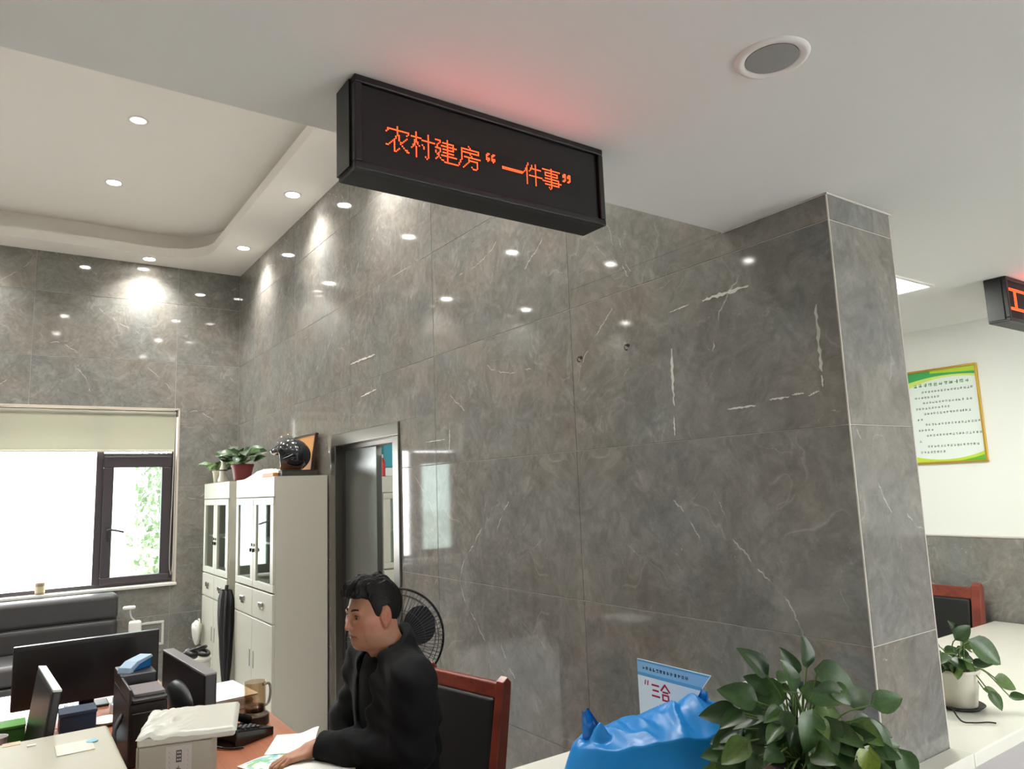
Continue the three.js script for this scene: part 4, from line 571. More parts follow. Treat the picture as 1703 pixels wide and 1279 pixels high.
// ---------------------------------------------------------------- blue plastic bag
{ const r = thing('blue_plastic_bag', 'crumpled bright blue plastic bag on the counter', 'bag', [1.475, CT, -1.47]);
  const NU = 120, NV = 56, pos = [], idx = [];
  // directions: a runs along the picture width (0.82, 0.57), b towards the wall
  const peaks = [[0.1, 0.0, 0.222, 0.13], [0.04, 0.0, 0.2, 0.18], [-0.05, 0.0, 0.16, 0.2], [-0.165, -0.03, 0.17, 0.04], [-0.22, -0.01, 0.13, 0.06]];
  const hgt = (a, b) => { let h = 0; for (const [pa, pb, ph, s] of peaks) { const d = Math.hypot((a - pa), (b - pb) * 1.15) / s; h = Math.max(h, ph * Math.exp(-0.42 * d ** 1.25)); } const e = Math.hypot(a / 0.29, b / 0.15); return Math.min(h + 0.016 * (0.5 - Math.abs(fbm(a * 17 + b * 6 + 3, b * 5 - a * 3, 0.7, 2) - 0.5) * 5) * smooth(1.0, 0.5, e) + 0.004 * (fbm(a * 50, b * 20, 0.4, 2) - 0.5), 0.26) * smooth(1.0, 0.8, e); };
  for (let j = 0; j <= NV; j++) for (let i = 0; i < NU; i++) { const t = i / NU * PI * 2, k = j / NV, a = 0.29 * k * Math.cos(t), b = 0.15 * k * Math.sin(t); pos.push(a * 0.82 + b * 0.57, Math.max(0.001, hgt(a, b)), a * 0.57 - b * 0.82); }
  for (let j = 0; j < NV; j++) for (let i = 0; i < NU; i++) { const p = j * NU + i, q = j * NU + (i + 1) % NU; idx.push(p, p + NU, q, q, p + NU, q + NU); }
  const g = new THREE.BufferGeometry(); g.setAttribute('position', new THREE.Float32BufferAttribute(pos, 3)); g.setIndex(idx); g.computeVertexNormals();
  add('film', g, phys(16, 134, 214, 0.32, { side: THREE.DoubleSide, sheen: 0.3, sheenColor: C(150, 200, 240) }), r);
  const ear = (x, y, z, s, t) => { const e = new THREE.PlaneGeometry(0.07, 0.09, 10, 12), p = e.attributes.position; for (let i = 0; i < p.count; i++) { const v = p.getY(i) / 0.09 + 0.5, u = p.getX(i) / 0.035; p.setX(i, p.getX(i) * (1.1 - 0.75 * v)); p.setZ(i, 0.014 * Math.cos(u * 3 + t) + 0.006 * Math.sin(v * 9)); } e.computeVertexNormals(); return e.scale(s, s, s).rotateZ(t * 0.3).rotateY(-0.6).translate(x, y, z); };
  for (const [x, y, z, s, t] of [[0.095, 0.2, 0.07, 0.7, -0.5], [-0.165, 0.16, -0.1, 0.8, 0.9]]) add('bag_handle', ear(x, y, z, s, t), phys(16, 112, 192, 0.3, { side: THREE.DoubleSide }), r);
}

// ---------------------------------------------------------------- leafy plants
function leafGeo(L, W, fold, curl, seed) {
  const r = rng(seed), nu = 8, nv = 4, pos = [], uv = [], idx = [], tw = (r() - 0.5) * 0.5;
  for (let i = 0; i <= nu; i++) for (let j = -nv / 2; j <= nv / 2; j++) { const u = i / nu, v = j / (nv / 2), w = W * 0.5 * Math.pow(Math.sin(PI * Math.pow(u, 0.62)), 0.75) * (u > 0.98 ? 0.02 : 1), x = v * w, back = u < 0.15 ? -0.09 * L * Math.abs(v) * (1 - u / 0.15) : 0;
    pos.push(x, fold * Math.abs(v) * w - curl * L * u * u + tw * x * u, u * L + back); uv.push(v * 0.5 + 0.5, u); }
  for (let i = 0; i < nu; i++) for (let j = 0; j < nv; j++) { const p = i * (nv + 1) + j, q = p + nv + 1; idx.push(p, q, p + 1, p + 1, q, q + 1); }
  const g = new THREE.BufferGeometry(); g.setAttribute('position', new THREE.Float32BufferAttribute(pos, 3)); g.setAttribute('uv', new THREE.Float32BufferAttribute(uv, 2)); g.setIndex(idx); g.computeVertexNormals(); return g;
}
const leafTex = ctex(128, 256, (c, w, h) => { pixels(c, w, h, (x, y) => { const n = fbm(x / 20, y / 26, 0, 4), k = 215 + (n - 0.5) * 90; return [k, k, k]; }); c.strokeStyle = 'rgba(255,255,255,.55)'; c.lineWidth = 3; c.beginPath(); c.moveTo(64, 0); c.lineTo(64, 256); c.stroke(); c.lineWidth = 1.2; for (let i = 0; i < 9; i++) for (const s of [-1, 1]) { c.beginPath(); c.moveTo(64, 250 - i * 26); c.quadraticCurveTo(64 + s * 30, 235 - i * 26, 64 + s * 58, 200 - i * 26); c.stroke(); } });
const leafM = [[60, 94, 46], [50, 82, 40], [72, 108, 52], [98, 130, 58], [138, 162, 48]].map(([r, g, b]) => phys(r, g, b, 0.36, { map: leafTex, side: THREE.DoubleSide, transmission: 0.12, thickness: 0 }));
const stemM = mat(96, 118, 62, 0.6);
const leafVar = [0, 1, 2, 3, 4, 5].map((k) => leafGeo(1, [0.72, 0.66, 0.78, 0.7, 0.6, 0.74][k], [0.22, 0.35, 0.12, 0.3, 0.4, 0.18][k], [0.12, 0.25, 0.3, 0.08, 0.2, 0.35][k], 40 + k));
function setLeaf(m, base, axis, normal, L) { const z = axis.clone().normalize(), x = normal.clone().cross(z).normalize(), y = z.clone().cross(x); m.matrixAutoUpdate = true; m.quaternion.setFromRotationMatrix(new THREE.Matrix4().makeBasis(x, y, z)); m.position.copy(base); m.scale.setScalar(L); }
// leaves: list of [bx, by, bz, ax, ay, az, length, material]; base point and pointing direction in the plant's frame; view = direction towards which the blades mostly turn
function foliage(plant, root, leaves, view, r) {
  for (const [bx, by, bz, ax, ay, az, L, k] of leaves) {
    const B = V(bx, by, bz), A = V(ax, ay, az).normalize(), n = view.clone().add(V((r() - 0.5) * 0.9, 0.35 + r() * 0.5, (r() - 0.5) * 0.9)); n.addScaledVector(A, -n.dot(A)).normalize();
    const m = add('leaf', leafVar[Math.floor(r() * 6)], leafM[k], plant); setLeaf(m, B, A, n, L);
    const mid = V(lerp(root.x, bx, 0.5) + (r() - 0.5) * 0.03, Math.max(lerp(root.y, by, 0.65), root.y) + 0.02, lerp(root.z, bz, 0.5) + (r() - 0.5) * 0.03);
    add('leaf_stalk', tube([[root.x + (r() - 0.5) * 0.05, root.y, root.z + (r() - 0.5) * 0.05], mid.toArray(), [bx, by, bz]], 0.0022, 8, 5), stemM, plant);
  }
}
// picture-plane directions at the counter: right (0.82, 0, 0.57), towards the viewer (-0.57, 0, 0.82)
const RT = V(0.82, 0, 0.57), TV = V(-0.6, 0.25, 0.78);
{ const p = thing('potted_pothos', 'large leafy pothos in a purple-brown pot on the counter', 'potted plant', [1.555, CT, -1.1]), r = rng(21);
  add('pot', lathe([[0, 0.003], [0.062, 0], [0.066, 0.004], [0.086, 0.12], [0.094, 0.122], [0.095, 0.14], [0.088, 0.141], [0.083, 0.12], [0, 0.118]], 36), mat(110, 76, 74, 0.4), p);
  add('soil', lathe([[0, 0.126], [0.05, 0.125], [0.084, 0.119]], 24), mat(48, 38, 30, 0.95), p);
  const L = [], P = (s, y, d, as, ay, ad, len, k) => { const b = RT.clone().multiplyScalar(s).addScaledVector(V(-0.57, 0, 0.82), d), a = RT.clone().multiplyScalar(as).addScaledVector(V(-0.57, 0, 0.82), ad); L.push([b.x * 1.08, y * 1.12, b.z * 1.08, a.x, ay, a.z, len, k]); };
  // leaves that stand out in the photograph (along the picture, height, towards the viewer)
  P(-0.07, 0.3, 0.02, -0.62, 0.78, 0.1, 0.085, 1); P(-0.1, 0.25, 0.03, -0.85, 0.45, 0.1, 0.085, 0); P(0.035, 0.305, -0.02, -0.05, 1, 0.1, 0.075, 1); P(0.05, 0.3, 0.0, 0.8, -0.25, 0.2, 0.09, 0); P(0.0, 0.29, 0.0, -0.35, 0.9, 0.1, 0.07, 1);
  P(0.15, 0.235, 0.03, 0.97, 0.2, 0, 0.075, 2); P(0.185, 0.15, 0.05, 0.35, -0.9, 0.1, 0.085, 2); P(-0.13, 0.18, 0.05, -0.85, -0.5, 0.2, 0.08, 3); P(-0.14, 0.225, 0.02, -0.98, 0.05, 0.05, 0.085, 1); P(0.14, 0.15, 0.02, 0.9, 0.1, 0.1, 0.07, 2);
  P(-0.05, 0.12, 0.1, 0.0, -1, 0.25, 0.085, 4); P(0.1, 0.175, 0.1, -0.4, -0.75, 0.35, 0.08, 4); P(0.0, 0.24, 0.08, -0.3, -0.8, 0.4, 0.085, 2); P(-0.02, 0.27, 0.04, -0.2, 0.8, 0.3, 0.08, 0);
  for (let i = 0; i < 105; i++) { const a = r() * PI * 2, q = Math.sqrt(r()), s = 0.165 * q * Math.cos(a), d = 0.11 * q * Math.sin(a), y = 0.12 + 0.185 * Math.sqrt(Math.max(0, 1 - q * q)) * (0.4 + 0.6 * r()) - 0.07 * q * r(); P(s, y, d, Math.cos(a) + (r() - 0.5), 0.35 - 0.9 * r() - 0.2 * q, Math.sin(a) * 0.8 + (r() - 0.3) * 0.6, 0.05 + 0.035 * r(), r() < 0.1 ? 3 : Math.floor(r() * 3)); }
  foliage(p, V(0, 0.125, 0), L, TV, r); }
{ const p = thing('potted_pothos', 'small trailing pothos in a white pot right of the column', 'potted plant', [2.69, CT, -1.27]), r = rng(33);
  add('saucer', lathe([[0, 0.002], [0.06, 0], [0.075, 0.012], [0.072, 0.014], [0.056, 0.006], [0, 0.006]], 32), mat(48, 44, 42, 0.5), p);
  add('pot', lathe([[0, 0.006], [0.05, 0.006], [0.052, 0.01], [0.066, 0.115], [0.071, 0.117], [0.071, 0.128], [0.065, 0.128], [0.061, 0.11], [0, 0.108]], 32), mat(206, 202, 186, 0.35), p);
  add('soil', lathe([[0, 0.114], [0.061, 0.11]], 20), mat(52, 42, 34, 0.95), p);
  const L = [], P = (s, y, d, as, ay, ad, len, k) => { const b = RT.clone().multiplyScalar(s).addScaledVector(V(-0.57, 0, 0.82), d), a = RT.clone().multiplyScalar(as).addScaledVector(V(-0.57, 0, 0.82), ad); L.push([b.x, y, b.z, a.x, ay, a.z, len, k]); };
  P(0.06, 0.21, 0.0, 0.75, -0.6, 0.1, 0.12, 2); P(0.1, 0.1, 0.05, 0.8, -0.3, 0.2, 0.07, 3); P(0.05, 0.07, 0.09, 0.2, -0.6, 0.4, 0.06, 2); P(0.12, 0.05, 0.08, 0.6, 0.1, 0.4, 0.05, 2); P(0.03, 0.22, 0, -0.3, 0.6, 0, 0.07, 1); P(0.0, 0.225, 0.02, 0.5, 0.4, 0, 0.07, 0); P(0.05, 0.07, 0.06, 0.9, -0.3, 0.3, 0.05, 3);
  for (let i = 0; i < 44; i++) { const a = r() * PI * 2, q = Math.sqrt(r()); P(-0.035 + 0.095 * q * Math.cos(a), 0.13 + 0.09 * r() * (1 - 0.4 * q), 0.06 * q * Math.sin(a), Math.cos(a) + (r() - 0.5), 0.3 - 0.9 * r(), Math.sin(a), 0.042 + 0.028 * r(), r() < 0.35 ? 3 : Math.floor(r() * 3)); }
  foliage(p, V(0, 0.112, 0), L, TV, r); }
{ const t = tag(add('dry_vine', tube([[2.50, CT + 0.05, -1.21], [2.505, CT + 0.012, -1.185], [2.535, CT + 0.005, -1.165], [2.575, CT + 0.005, -1.135], [2.585, CT + 0.004, -1.12]], 0.0025, 30, 6), mat(44, 38, 34, 0.7)), 'thin dark vine end lying on the white counter by the column', 'vine'); }
// ---------------------------------------------------------------- on the filing cabinets
{ const p = thing('red_potted_plant', 'leafy plant in a red pot on the corner cabinet', 'potted plant', [1.7, 1.8, -6.6]), r = rng(44);
  add('pot', lathe([[0, 0.002], [0.065, 0], [0.068, 0.004], [0.09, 0.125], [0.097, 0.127], [0.097, 0.15], [0.09, 0.15], [0.086, 0.13], [0, 0.128]], 32), mat(126, 44, 48, 0.4), p); add('soil', lathe([[0, 0.136], [0.086, 0.13]], 20), mat(48, 38, 30, 0.95), p);
  const L = []; for (let i = 0; i < 46; i++) { const a = r() * PI * 2, q = Math.sqrt(r()); L.push([0.12 * q * Math.cos(a), 0.17 + 0.1 * r(), 0.17 * q * Math.sin(a), Math.cos(a), 0.9 - 1.1 * q * r() - 0.2, Math.sin(a) * 1.2, 0.07 + 0.07 * r(), Math.floor(r() * 3)]); }
  foliage(p, V(0, 0.13, 0), L, TV, r); }
{ const p = thing('small_potted_plant', 'small feathery plant in a cream pot at the room corner', 'potted plant', [1.62, 1.8, -7.12]), r = rng(55);
  add('pot', lathe([[0, 0.002], [0.04, 0], [0.052, 0.1], [0.056, 0.102], [0.056, 0.115], [0.05, 0.115], [0.047, 0.1], [0, 0.1]], 28), mat(214, 208, 180, 0.45), p); add('soil', lathe([[0, 0.108], [0.047, 0.104]], 18), mat(48, 38, 30, 0.95), p);
  const L = []; for (let i = 0; i < 30; i++) { const a = r() * PI * 2, q = Math.sqrt(r()); L.push([0.09 * q * Math.cos(a), 0.12 + 0.06 * r(), 0.13 * q * Math.sin(a), Math.cos(a), 0.7 - r(), Math.sin(a) * 1.2, 0.06 + 0.04 * r(), 2 + Math.floor(r() * 2)]); }
  foliage(p, V(0, 0.105, 0), L, TV, r); }
{ const p = thing('white_vase', 'white figure-shaped vase with leaves between the cabinet plants', 'vase', [1.6, 1.8, -6.86]), r = rng(66);
  add('vase_body', lathe([[0, 0.002], [0.04, 0], [0.046, 0.02], [0.03, 0.07], [0.034, 0.11], [0.02, 0.15], [0.016, 0.18], [0.03, 0.205], [0.028, 0.23], [0.01, 0.245], [0, 0.246]], 28), mat(226, 224, 210, 0.35), p); add('vase_ring', new THREE.TorusGeometry(0.035, 0.006, 8, 28).rotateX(PI / 2).translate(0, 0.11, 0), mat(60, 66, 50, 0.5), p);
  const L = []; for (let i = 0; i < 9; i++) { const a = r() * PI * 2; L.push([0.04 * Math.cos(a), 0.12 + 0.14 * r(), 0.05 * Math.sin(a), Math.cos(a), 0.2, Math.sin(a), 0.06, Math.floor(r() * 3)]); } foliage(p, V(0, 0.2, 0), L, TV, r); }
{ const g = new THREE.PlaneGeometry(0.26, 0.54, 20, 40).rotateX(-PI / 2), a = g.attributes.position; for (let i = 0; i < a.count; i++) { const x = a.getX(i) / 0.13, z = a.getZ(i) / 0.35, e = Math.max(Math.abs(x), Math.abs(z) * 0.35 / 0.27); a.setY(i, 0.002 + smooth(1, 0.55, e) * (0.025 + 0.05 * fbm(x * 2 + 4, z * 3, 0.4, 3) + 0.03 * z)); } g.computeVertexNormals();
  const b = thing('folded_plastic_bag', 'folded white plastic bag on the cabinet beside the helmet', 'bag', [1.68, 1.8, -5.775]); add('sheet', g, phys(222, 222, 210, 0.4, { side: THREE.DoubleSide }), b); add('fold', tube([[-0.08, 0.02, -0.2], [0.0, 0.055, 0.0], [0.03, 0.05, 0.2]], 0.008, 24, 8), phys(228, 228, 218, 0.4), b); }
{ const b = thing('wooden_board', 'flat orange wooden board under the helmet', 'board', [1.7, 1.8, -5.32]); add('plank', rspan(-0.14, 0.1, 0, 0.028, -0.16, 0.1, 0.003), mat(176, 116, 62, 0.5), b); add('edge_strip', rspan(-0.145, -0.1402, 0.002, 0.026, -0.16, 0.1, 0.002), mat(196, 140, 84, 0.5), b); }
{ const b = thing('black_book', 'thick black book on the cabinet beside the door', 'book', [1.72, 1.8, -5.17]); add('cover', [rspan(-0.13, 0.13, 0, 0.006, -0.04, 0.045, 0.002), rspan(-0.13, 0.13, 0.036, 0.042, -0.04, 0.045, 0.002), rspan(-0.13, -0.125, 0.0061, 0.0359, -0.04, 0.045, 0.002)], mat(28, 27, 28, 0.5), b); add('pages', span(-0.124, 0.126, 0.0062, 0.0358, -0.038, 0.043), mat(60, 56, 52, 0.8), b); }
{ const f = thing('wooden_plaque', 'orange wooden plaque with dark rim leaning on the marble wall', 'plaque', [1.862, 1.8, -5.56]); f.rotation.set(0, 0, -0.13);
  add('panel', rspan(-0.012, 0.004, 0.01, 0.31, -0.26, 0.255, 0.003), mat(204, 142, 66, 0.45), f); add('plaque_rim', rim('zy', -0.275, 0.275, 0, 0.325, -0.016, 0.008, 0.018), mat(60, 42, 30, 0.4), f); }
{ const h = thing('motorcycle_helmet', 'glossy black open-face helmet with raised clear visor on the cabinet', 'helmet', [1.72, 1.829, -5.33]), R = [0.118, 0.125, 0.142], cy = 0.125;
  h.rotation.y = 0.85; // forward is local -z
  const shell = (x, y, z) => { const o = ell(x, y, z, 0, cy, 0, ...R), i = ell(x, y, z, 0, cy - 0.004, 0, R[0] - 0.02, R[1] - 0.018, R[2] - 0.02); let d = smax(o, -i, 0.006);
    const open = smax(smax(y - 0.145, z + 0.045 + 0.05 * smooth(0.06, 0.0, y) , 0.03), -1, 0.01); d = smax(d, -open, 0.012); d = smin(d, smax(ell(x, y, z, 0, 0.16, -0.1, 0.085, 0.03, 0.05), -i, 0.004), 0.015); return smax(d, 0.0 - y, 0.004); };
  add('shell', sdfMesh(shell, [0, 0.12, 0], 0.17, 90), phys(26, 28, 34, 0.16, { clearcoat: 0.8, clearcoatRoughness: 0.05 }), h);
  add('liner', sdfMesh((x, y, z) => smax(smax(ell(x, y, z, 0, cy - 0.004, 0, R[0] - 0.019, R[1] - 0.017, R[2] - 0.019), -ell(x, y, z, 0, cy - 0.02, -0.03, R[0] - 0.035, R[1] - 0.03, R[2] - 0.03), 0.004), smax(0.004 - y, -z - 0.06, 0.01), 0.004), [0, 0.12, 0], 0.16, 56), mat(24, 24, 26, 0.9), h);
  const v = new THREE.SphereGeometry(0.15, 30, 12, PI + 0.55, PI - 1.1, 1.05, 0.62).rotateX(0.95).translate(0, 0.15, 0.01);
  add('visor', v, phys(240, 244, 246, 0.03, { transmission: 1, thickness: 0, ior: 1.5, side: THREE.DoubleSide }), h);
  for (const s of [-1, 1]) add('visor_pivot', cyl(0.022, 0.02, 0.012, 0, 0, 0, 22).rotateZ(PI / 2).translate(s * 0.12, 0.15, -0.02), mat(30, 30, 32, 0.3), h);
  add('stripe', tube([[-0.119, 0.1, -0.01], [-0.118, 0.115, 0.03], [-0.108, 0.13, 0.06]], 0.002, 12, 6), mat(190, 192, 196, 0.3), h); }
// ---------------------------------------------------------------- the seated man
{ const man = thing('person', 'man in a black jacket sitting at the desk, looking left', 'person', [1.1, 0, -2.3]);
  const O = [1.1, 0, -2.3], HC = [1.035 - O[0], 1.255, -2.345 - O[2]], yaw = 0.1, pit = -0.06, S = 0.905;
  // head frame: f forward, u up, s to the man's left; forward is -x, left is +z in the room
  const fw = [-Math.cos(yaw) * Math.cos(pit), Math.sin(pit), Math.sin(yaw) * Math.cos(pit)], sd = [Math.sin(yaw), 0, Math.cos(yaw)], up = [Math.cos(yaw) * Math.sin(pit), Math.cos(pit), -Math.sin(yaw) * Math.sin(pit)];
  const toHead = (x, y, z) => { const a = (x - HC[0]) / S, b = (y - HC[1]) / S, c = (z - HC[2]) / S; return [a * fw[0] + b * fw[1] + c * fw[2], a * up[0] + b * up[1] + c * up[2], a * sd[0] + b * sd[1] + c * sd[2]]; };
  const fromHead = (f, u, s) => [0, 1, 2].map((i) => HC[i] + S * (f * fw[i] + u * up[i] + s * sd[i]));
  const neckB = [1.085 - O[0], 1.13, -2.33 - O[2]];
  const headF = (f, u, s) => {
    const t = Math.abs(s); let d = ell(f, u, s, -0.012, 0.036, 0, 0.098, 0.094, 0.077);
    d = smin(d, ell(f, u, s, 0.03, -0.03, 0, 0.062, 0.084, 0.063), 0.035);          // face
    d = smin(d, ell(f, u, s, 0.05, -0.088, 0, 0.034, 0.026, 0.03), 0.03);            // chin
    d = smin(d, ell(f, u, t, 0.0, -0.06, 0.05, 0.05, 0.042, 0.016), 0.035);          // jaw corner
    d = smin(d, ell(f, u, t, 0.062, -0.012, 0.038, 0.022, 0.018, 0.022), 0.03);      // cheek bone
    d = smin(d, ell(f, u, t, 0.078, 0.026, 0.024, 0.012, 0.008, 0.026), 0.016);      // brow
    d = smax(d, -ell(f, u, t, 0.094, 0.008, 0.03, 0.014, 0.011, 0.018), 0.012);      // eye hollow
    d = smin(d, ell(f, u, t, 0.07, 0.008, 0.03, 0.0145, 0.011, 0.0165), 0.005);      // eye lid
    d = smin(d, cap(f, u, s, [0.084, 0.018, 0], [0.105, -0.026, 0], 0.007, 0.0105), 0.012); // nose
    d = smin(d, ell(f, u, t, 0.09, -0.031, 0.011, 0.012, 0.008, 0.008), 0.007);      // nostril
    d = smin(d, ell(f, u, s, 0.081, -0.056, 0, 0.012, 0.008, 0.022), 0.01);          // upper lip
    d = smin(d, ell(f, u, s, 0.08, -0.068, 0, 0.0115, 0.007, 0.018), 0.008);         // lower lip
    d = smax(d, -cap(f, u, t, [0.097, -0.0615, 0], [0.083, -0.063, 0.024], 0.0022, 0.0015), 0.004);
    // ear
    let e = ell(f, u, t, -0.012, 0.0, 0.078, 0.022, 0.034, 0.01); e = smin(e, ell(f, u, t, -0.006, -0.026, 0.076, 0.01, 0.014, 0.008), 0.01); e = smax(e, -ell(f, u, t, -0.006, 0.003, 0.0885, 0.0125, 0.022, 0.0095), 0.004);
    return smin(d, e, 0.008) * S;
  };
  const skinHead = (x, y, z) => { const [f, u, s] = toHead(x, y, z); let d = headF(f, u, s); d = smin(d, cap(x, y, z, fromHead(-0.03, -0.06, 0), neckB, 0.054, 0.062), 0.03); return smax(d, 1.09 - y, 0.01); };
  // arms; joints in the group's frame
  const J = (x, y, z) => [x - O[0], y, z - O[2]];
  const LS = J(1.08, 1.07, -2.155), LE = J(1.065, 0.862, -2.15), LW = J(0.888, 0.848, -2.432), RS = J(1.09, 1.07, -2.5), RE = J(1.06, 0.86, -2.62), RW = J(0.99, 0.67, -2.46);
  const bodyF = (x, y, z) => { // torso under the clothes
    let d = ell(x, y, z, 0.005, 0.95, -0.03, 0.108, 0.2, 0.175); d = smin(d, ell(x, y, z, 0.02, 0.68, -0.03, 0.118, 0.2, 0.16), 0.08); d = smin(d, ell(x, y, z, 0.05, 0.545, -0.03, 0.15, 0.09, 0.18), 0.05);
    d = smin(d, cap(x, y, z, LS, RS, 0.058, 0.058), 0.06); d = smin(d, cap(x, y, z, neckB, J(1.1, 1.0, -2.33), 0.06, 0.085), 0.04); return d; };
  const fold = (x, y, z, k) => (fbm(x * 9 + 3, y * 7 + z * 6, z * 9 + 8, 3) - 0.5) * k;
  const armF = (x, y, z, a, b, c, r) => smin(cap(x, y, z, a, b, 0.056 + r, 0.05 + r), cap(x, y, z, b, c, 0.052 + r, 0.036 + r), 0.03);
  const jacketF = (x, y, z) => {
    const la = smax(armF(x, y, z, LS, LE, LW, 0.014), (LW[0] - x) * 0.58 + (LW[2] - z) * 0.82 - 0.006, 0.004), ra = smax(armF(x, y, z, RS, RE, RW, 0.012), RW[1] - y, 0.004);
    let d = bodyF(x, y, z) - 0.02;
    // collar rising to the nape, then the front opening towards -x
    d = smin(d, cap(x, y, z, [neckB[0] + 0.012, neckB[1] - 0.02, neckB[2]], [neckB[0] + 0.006, neckB[1] + 0.062, neckB[2]], 0.092, 0.068), 0.04); d = smax(d, y - 1.178 - (x - neckB[0]) * 0.5, 0.008);
    const wdt = 0.022 + 0.04 * smooth(0.72, 1.12, y); d = smax(d, -Math.max(Math.abs(z + 0.02) - wdt, x - neckB[0] + 0.03), 0.008);
    d = smin(d, la, 0.045); d = smin(d, ra, 0.045);
    d += fold(x, y, z, 0.022) + 0.006 * Math.sin(y * 60 + x * 30 + z * 20) * smooth(0.3, 0.6, n3(x * 8, y * 8 + 5, z * 8 + 9));
    // sleeves end at the wrists, the hem at the seat, the neck stays open
    d = smax(d, 0.5 - y, 0.02);
    d = smax(d, -cap(x, y, z, neckB, fromHead(-0.03, -0.05, 0), 0.066, 0.064), 0.006);
    return d; };
  const wr = [LW, RW];
  // hands: palm and five fingers each, left one spread on the map
  const handF = (W, dir, side, up0) => { // dir: pointing direction, side: towards the thumb
    const D = V(...dir).normalize(), T = V(...side); T.addScaledVector(D, -T.dot(D)).normalize(); const U = T.clone().cross(D); if (U.y < 0) U.negate();
    const at = (a, b, c) => [W[0] + D.x * a + T.x * b + U.x * c, W[1] + D.y * a + T.y * b + U.y * c, W[2] + D.z * a + T.z * b + U.z * c];
    const chains = [[0.026, 0.083, [0.04, 0.024, 0.02], 0.0088], [0.008, 0.088, [0.044, 0.027, 0.022], 0.009], [-0.011, 0.084, [0.041, 0.025, 0.021], 0.0086], [-0.028, 0.074, [0.032, 0.019, 0.018], 0.0078]].map(([b, a, seg, r], k) => { const pts = [at(a - 0.02, b * 0.9, 0.002), at(a, b, 0.004)]; let p = a, c = 0.004, ang = -0.18 - 0.05 * k; const fan = b * 0.35; let bb = b; seg.forEach((l, i) => { p += l * Math.cos(ang); c += l * Math.sin(ang); bb += fan * l * 2.4; pts.push(at(p, bb, c)); ang -= i ? 0.28 : 0.36; }); return [pts, r]; });
    const th = [[at(0.02, 0.022, -0.002), at(0.046, 0.046, -0.008), at(0.076, 0.058, -0.014), at(0.1, 0.06, -0.019)], 0.0105];
    return (x, y, z) => { let d = cap(x, y, z, at(-0.03, 0, 0), at(0.012, 0, 0), 0.027, 0.026);
      const px = x - W[0], py = y - W[1], pz = z - W[2], a = px * D.x + py * D.y + pz * D.z, b = px * T.x + py * T.y + pz * T.z, c = px * U.x + py * U.y + pz * U.z;
      d = smin(d, ell(a, b, c, 0.046, 0, 0, 0.052, 0.041, 0.0165), 0.018);
      d = smin(d, ell(a, b, c, 0.03, 0.022, -0.006, 0.03, 0.016, 0.014), 0.014);
      let g = 1; for (const [p, r] of chains) { let q = 1; for (let i = 0; i + 1 < p.length; i++) q = smin(q, cap(x, y, z, p[i], p[i + 1], r * (1.02 - 0.06 * i), r * (0.98 - 0.07 * i)), 0.004); g = Math.min(g, q); }
      d = smin(d, g, 0.007); let q = 1; for (let i = 0; i < 3; i++) q = smin(q, cap(x, y, z, th[0][i], th[0][i + 1], th[1] * (1.1 - 0.1 * i), th[1] * (1 - 0.1 * i)), 0.006); return smin(d, q, 0.01); }; };
  const LH = handF([LW[0] - 0.022, LW[1] - 0.006, LW[2] - 0.012], [-0.94, -0.22, -0.12], [0.1, -0.1, -1]), RH = handF([RW[0] - 0.01, RW[1] - 0.024, RW[2] + 0.02], [-0.45, -0.62, 0.6], [-0.7, 0.2, -0.5]);
  const skin = (g) => { const n = g.attributes.position.count, c = new Float32Array(n * 3), p = g.attributes.position, base = C(172, 122, 96), lip = C(148, 80, 72), blush = C(174, 106, 82), shave = C(142, 102, 84);
    for (let i = 0; i < n; i++) { const [f, u, s] = toHead(p.getX(i), p.getY(i), p.getZ(i)), col = base.clone(), t = Math.abs(s);
      col.lerp(shave, 0.5 * smooth(-0.045, -0.075, u) * smooth(0.0, 0.05, f) * (u > -0.12 ? 1 : 0)); col.lerp(blush, 0.6 * Math.exp(-(((u + 0.015) / 0.025) ** 2) - ((t - 0.045) / 0.025) ** 2)); if (t > 0.068 && Math.abs(u) < 0.05) col.lerp(blush, 0.6);
      if (f > 0.07) col.lerp(lip, Math.exp(-(((u + 0.062) / 0.0075) ** 2) - (t / 0.021) ** 4));
      const n0 = 0.94 + 0.12 * fbm(p.getX(i) * 60, p.getY(i) * 60, p.getZ(i) * 60 + 7, 2); c.set([col.r * n0, col.g * n0, col.b * n0], i * 3); }
    g.setAttribute('color', new THREE.BufferAttribute(c, 3)); return g; };
  const inner = (x, y, z) => Math.min(smax(bodyF(x, y, z) + 0.012, y - 1.1, 0.01), 1);
  const limbs = (x, y, z) => Math.min(armF(x, y, z, LS, LE, LW, -0.012), armF(x, y, z, RS, RE, RW, -0.012), inner(x, y, z));
  add('body', [skin(sdfMesh(skinHead, [HC[0] + 0.01, HC[1] - 0.035, HC[2]], 0.175, 118)), skin(sdfMesh(LH, [LW[0] - 0.09, LW[1] - 0.02, LW[2] - 0.02], 0.125, 92)), skin(sdfMesh(RH, [RW[0] - 0.05, RW[1] - 0.07, RW[2] + 0.06], 0.125, 92)), skin(sdfMesh(limbs, [0.0, 0.82, -0.1], 0.44, 66))], phys(255, 255, 255, 0.5, { vertexColors: true, sheen: 0.15 }), man);
  add('jacket', sdfMesh(jacketF, [-0.02, 0.82, -0.1], 0.46, 118), phys(13, 14, 17, 0.85, { specularIntensity: 0.5 }), man);
  add('undershirt', sdfMesh((x, y, z) => smax(smax(bodyF(x, y, z) - 0.006, y - 1.155 - (x - neckB[0]) * 0.45, 0.01), -cap(x, y, z, neckB, fromHead(-0.03, -0.05, 0), 0.061, 0.06), 0.004), [0, 0.8, -0.03], 0.36, 76), phys(9, 9, 11, 0.9, { specularIntensity: 0.4 }), man);
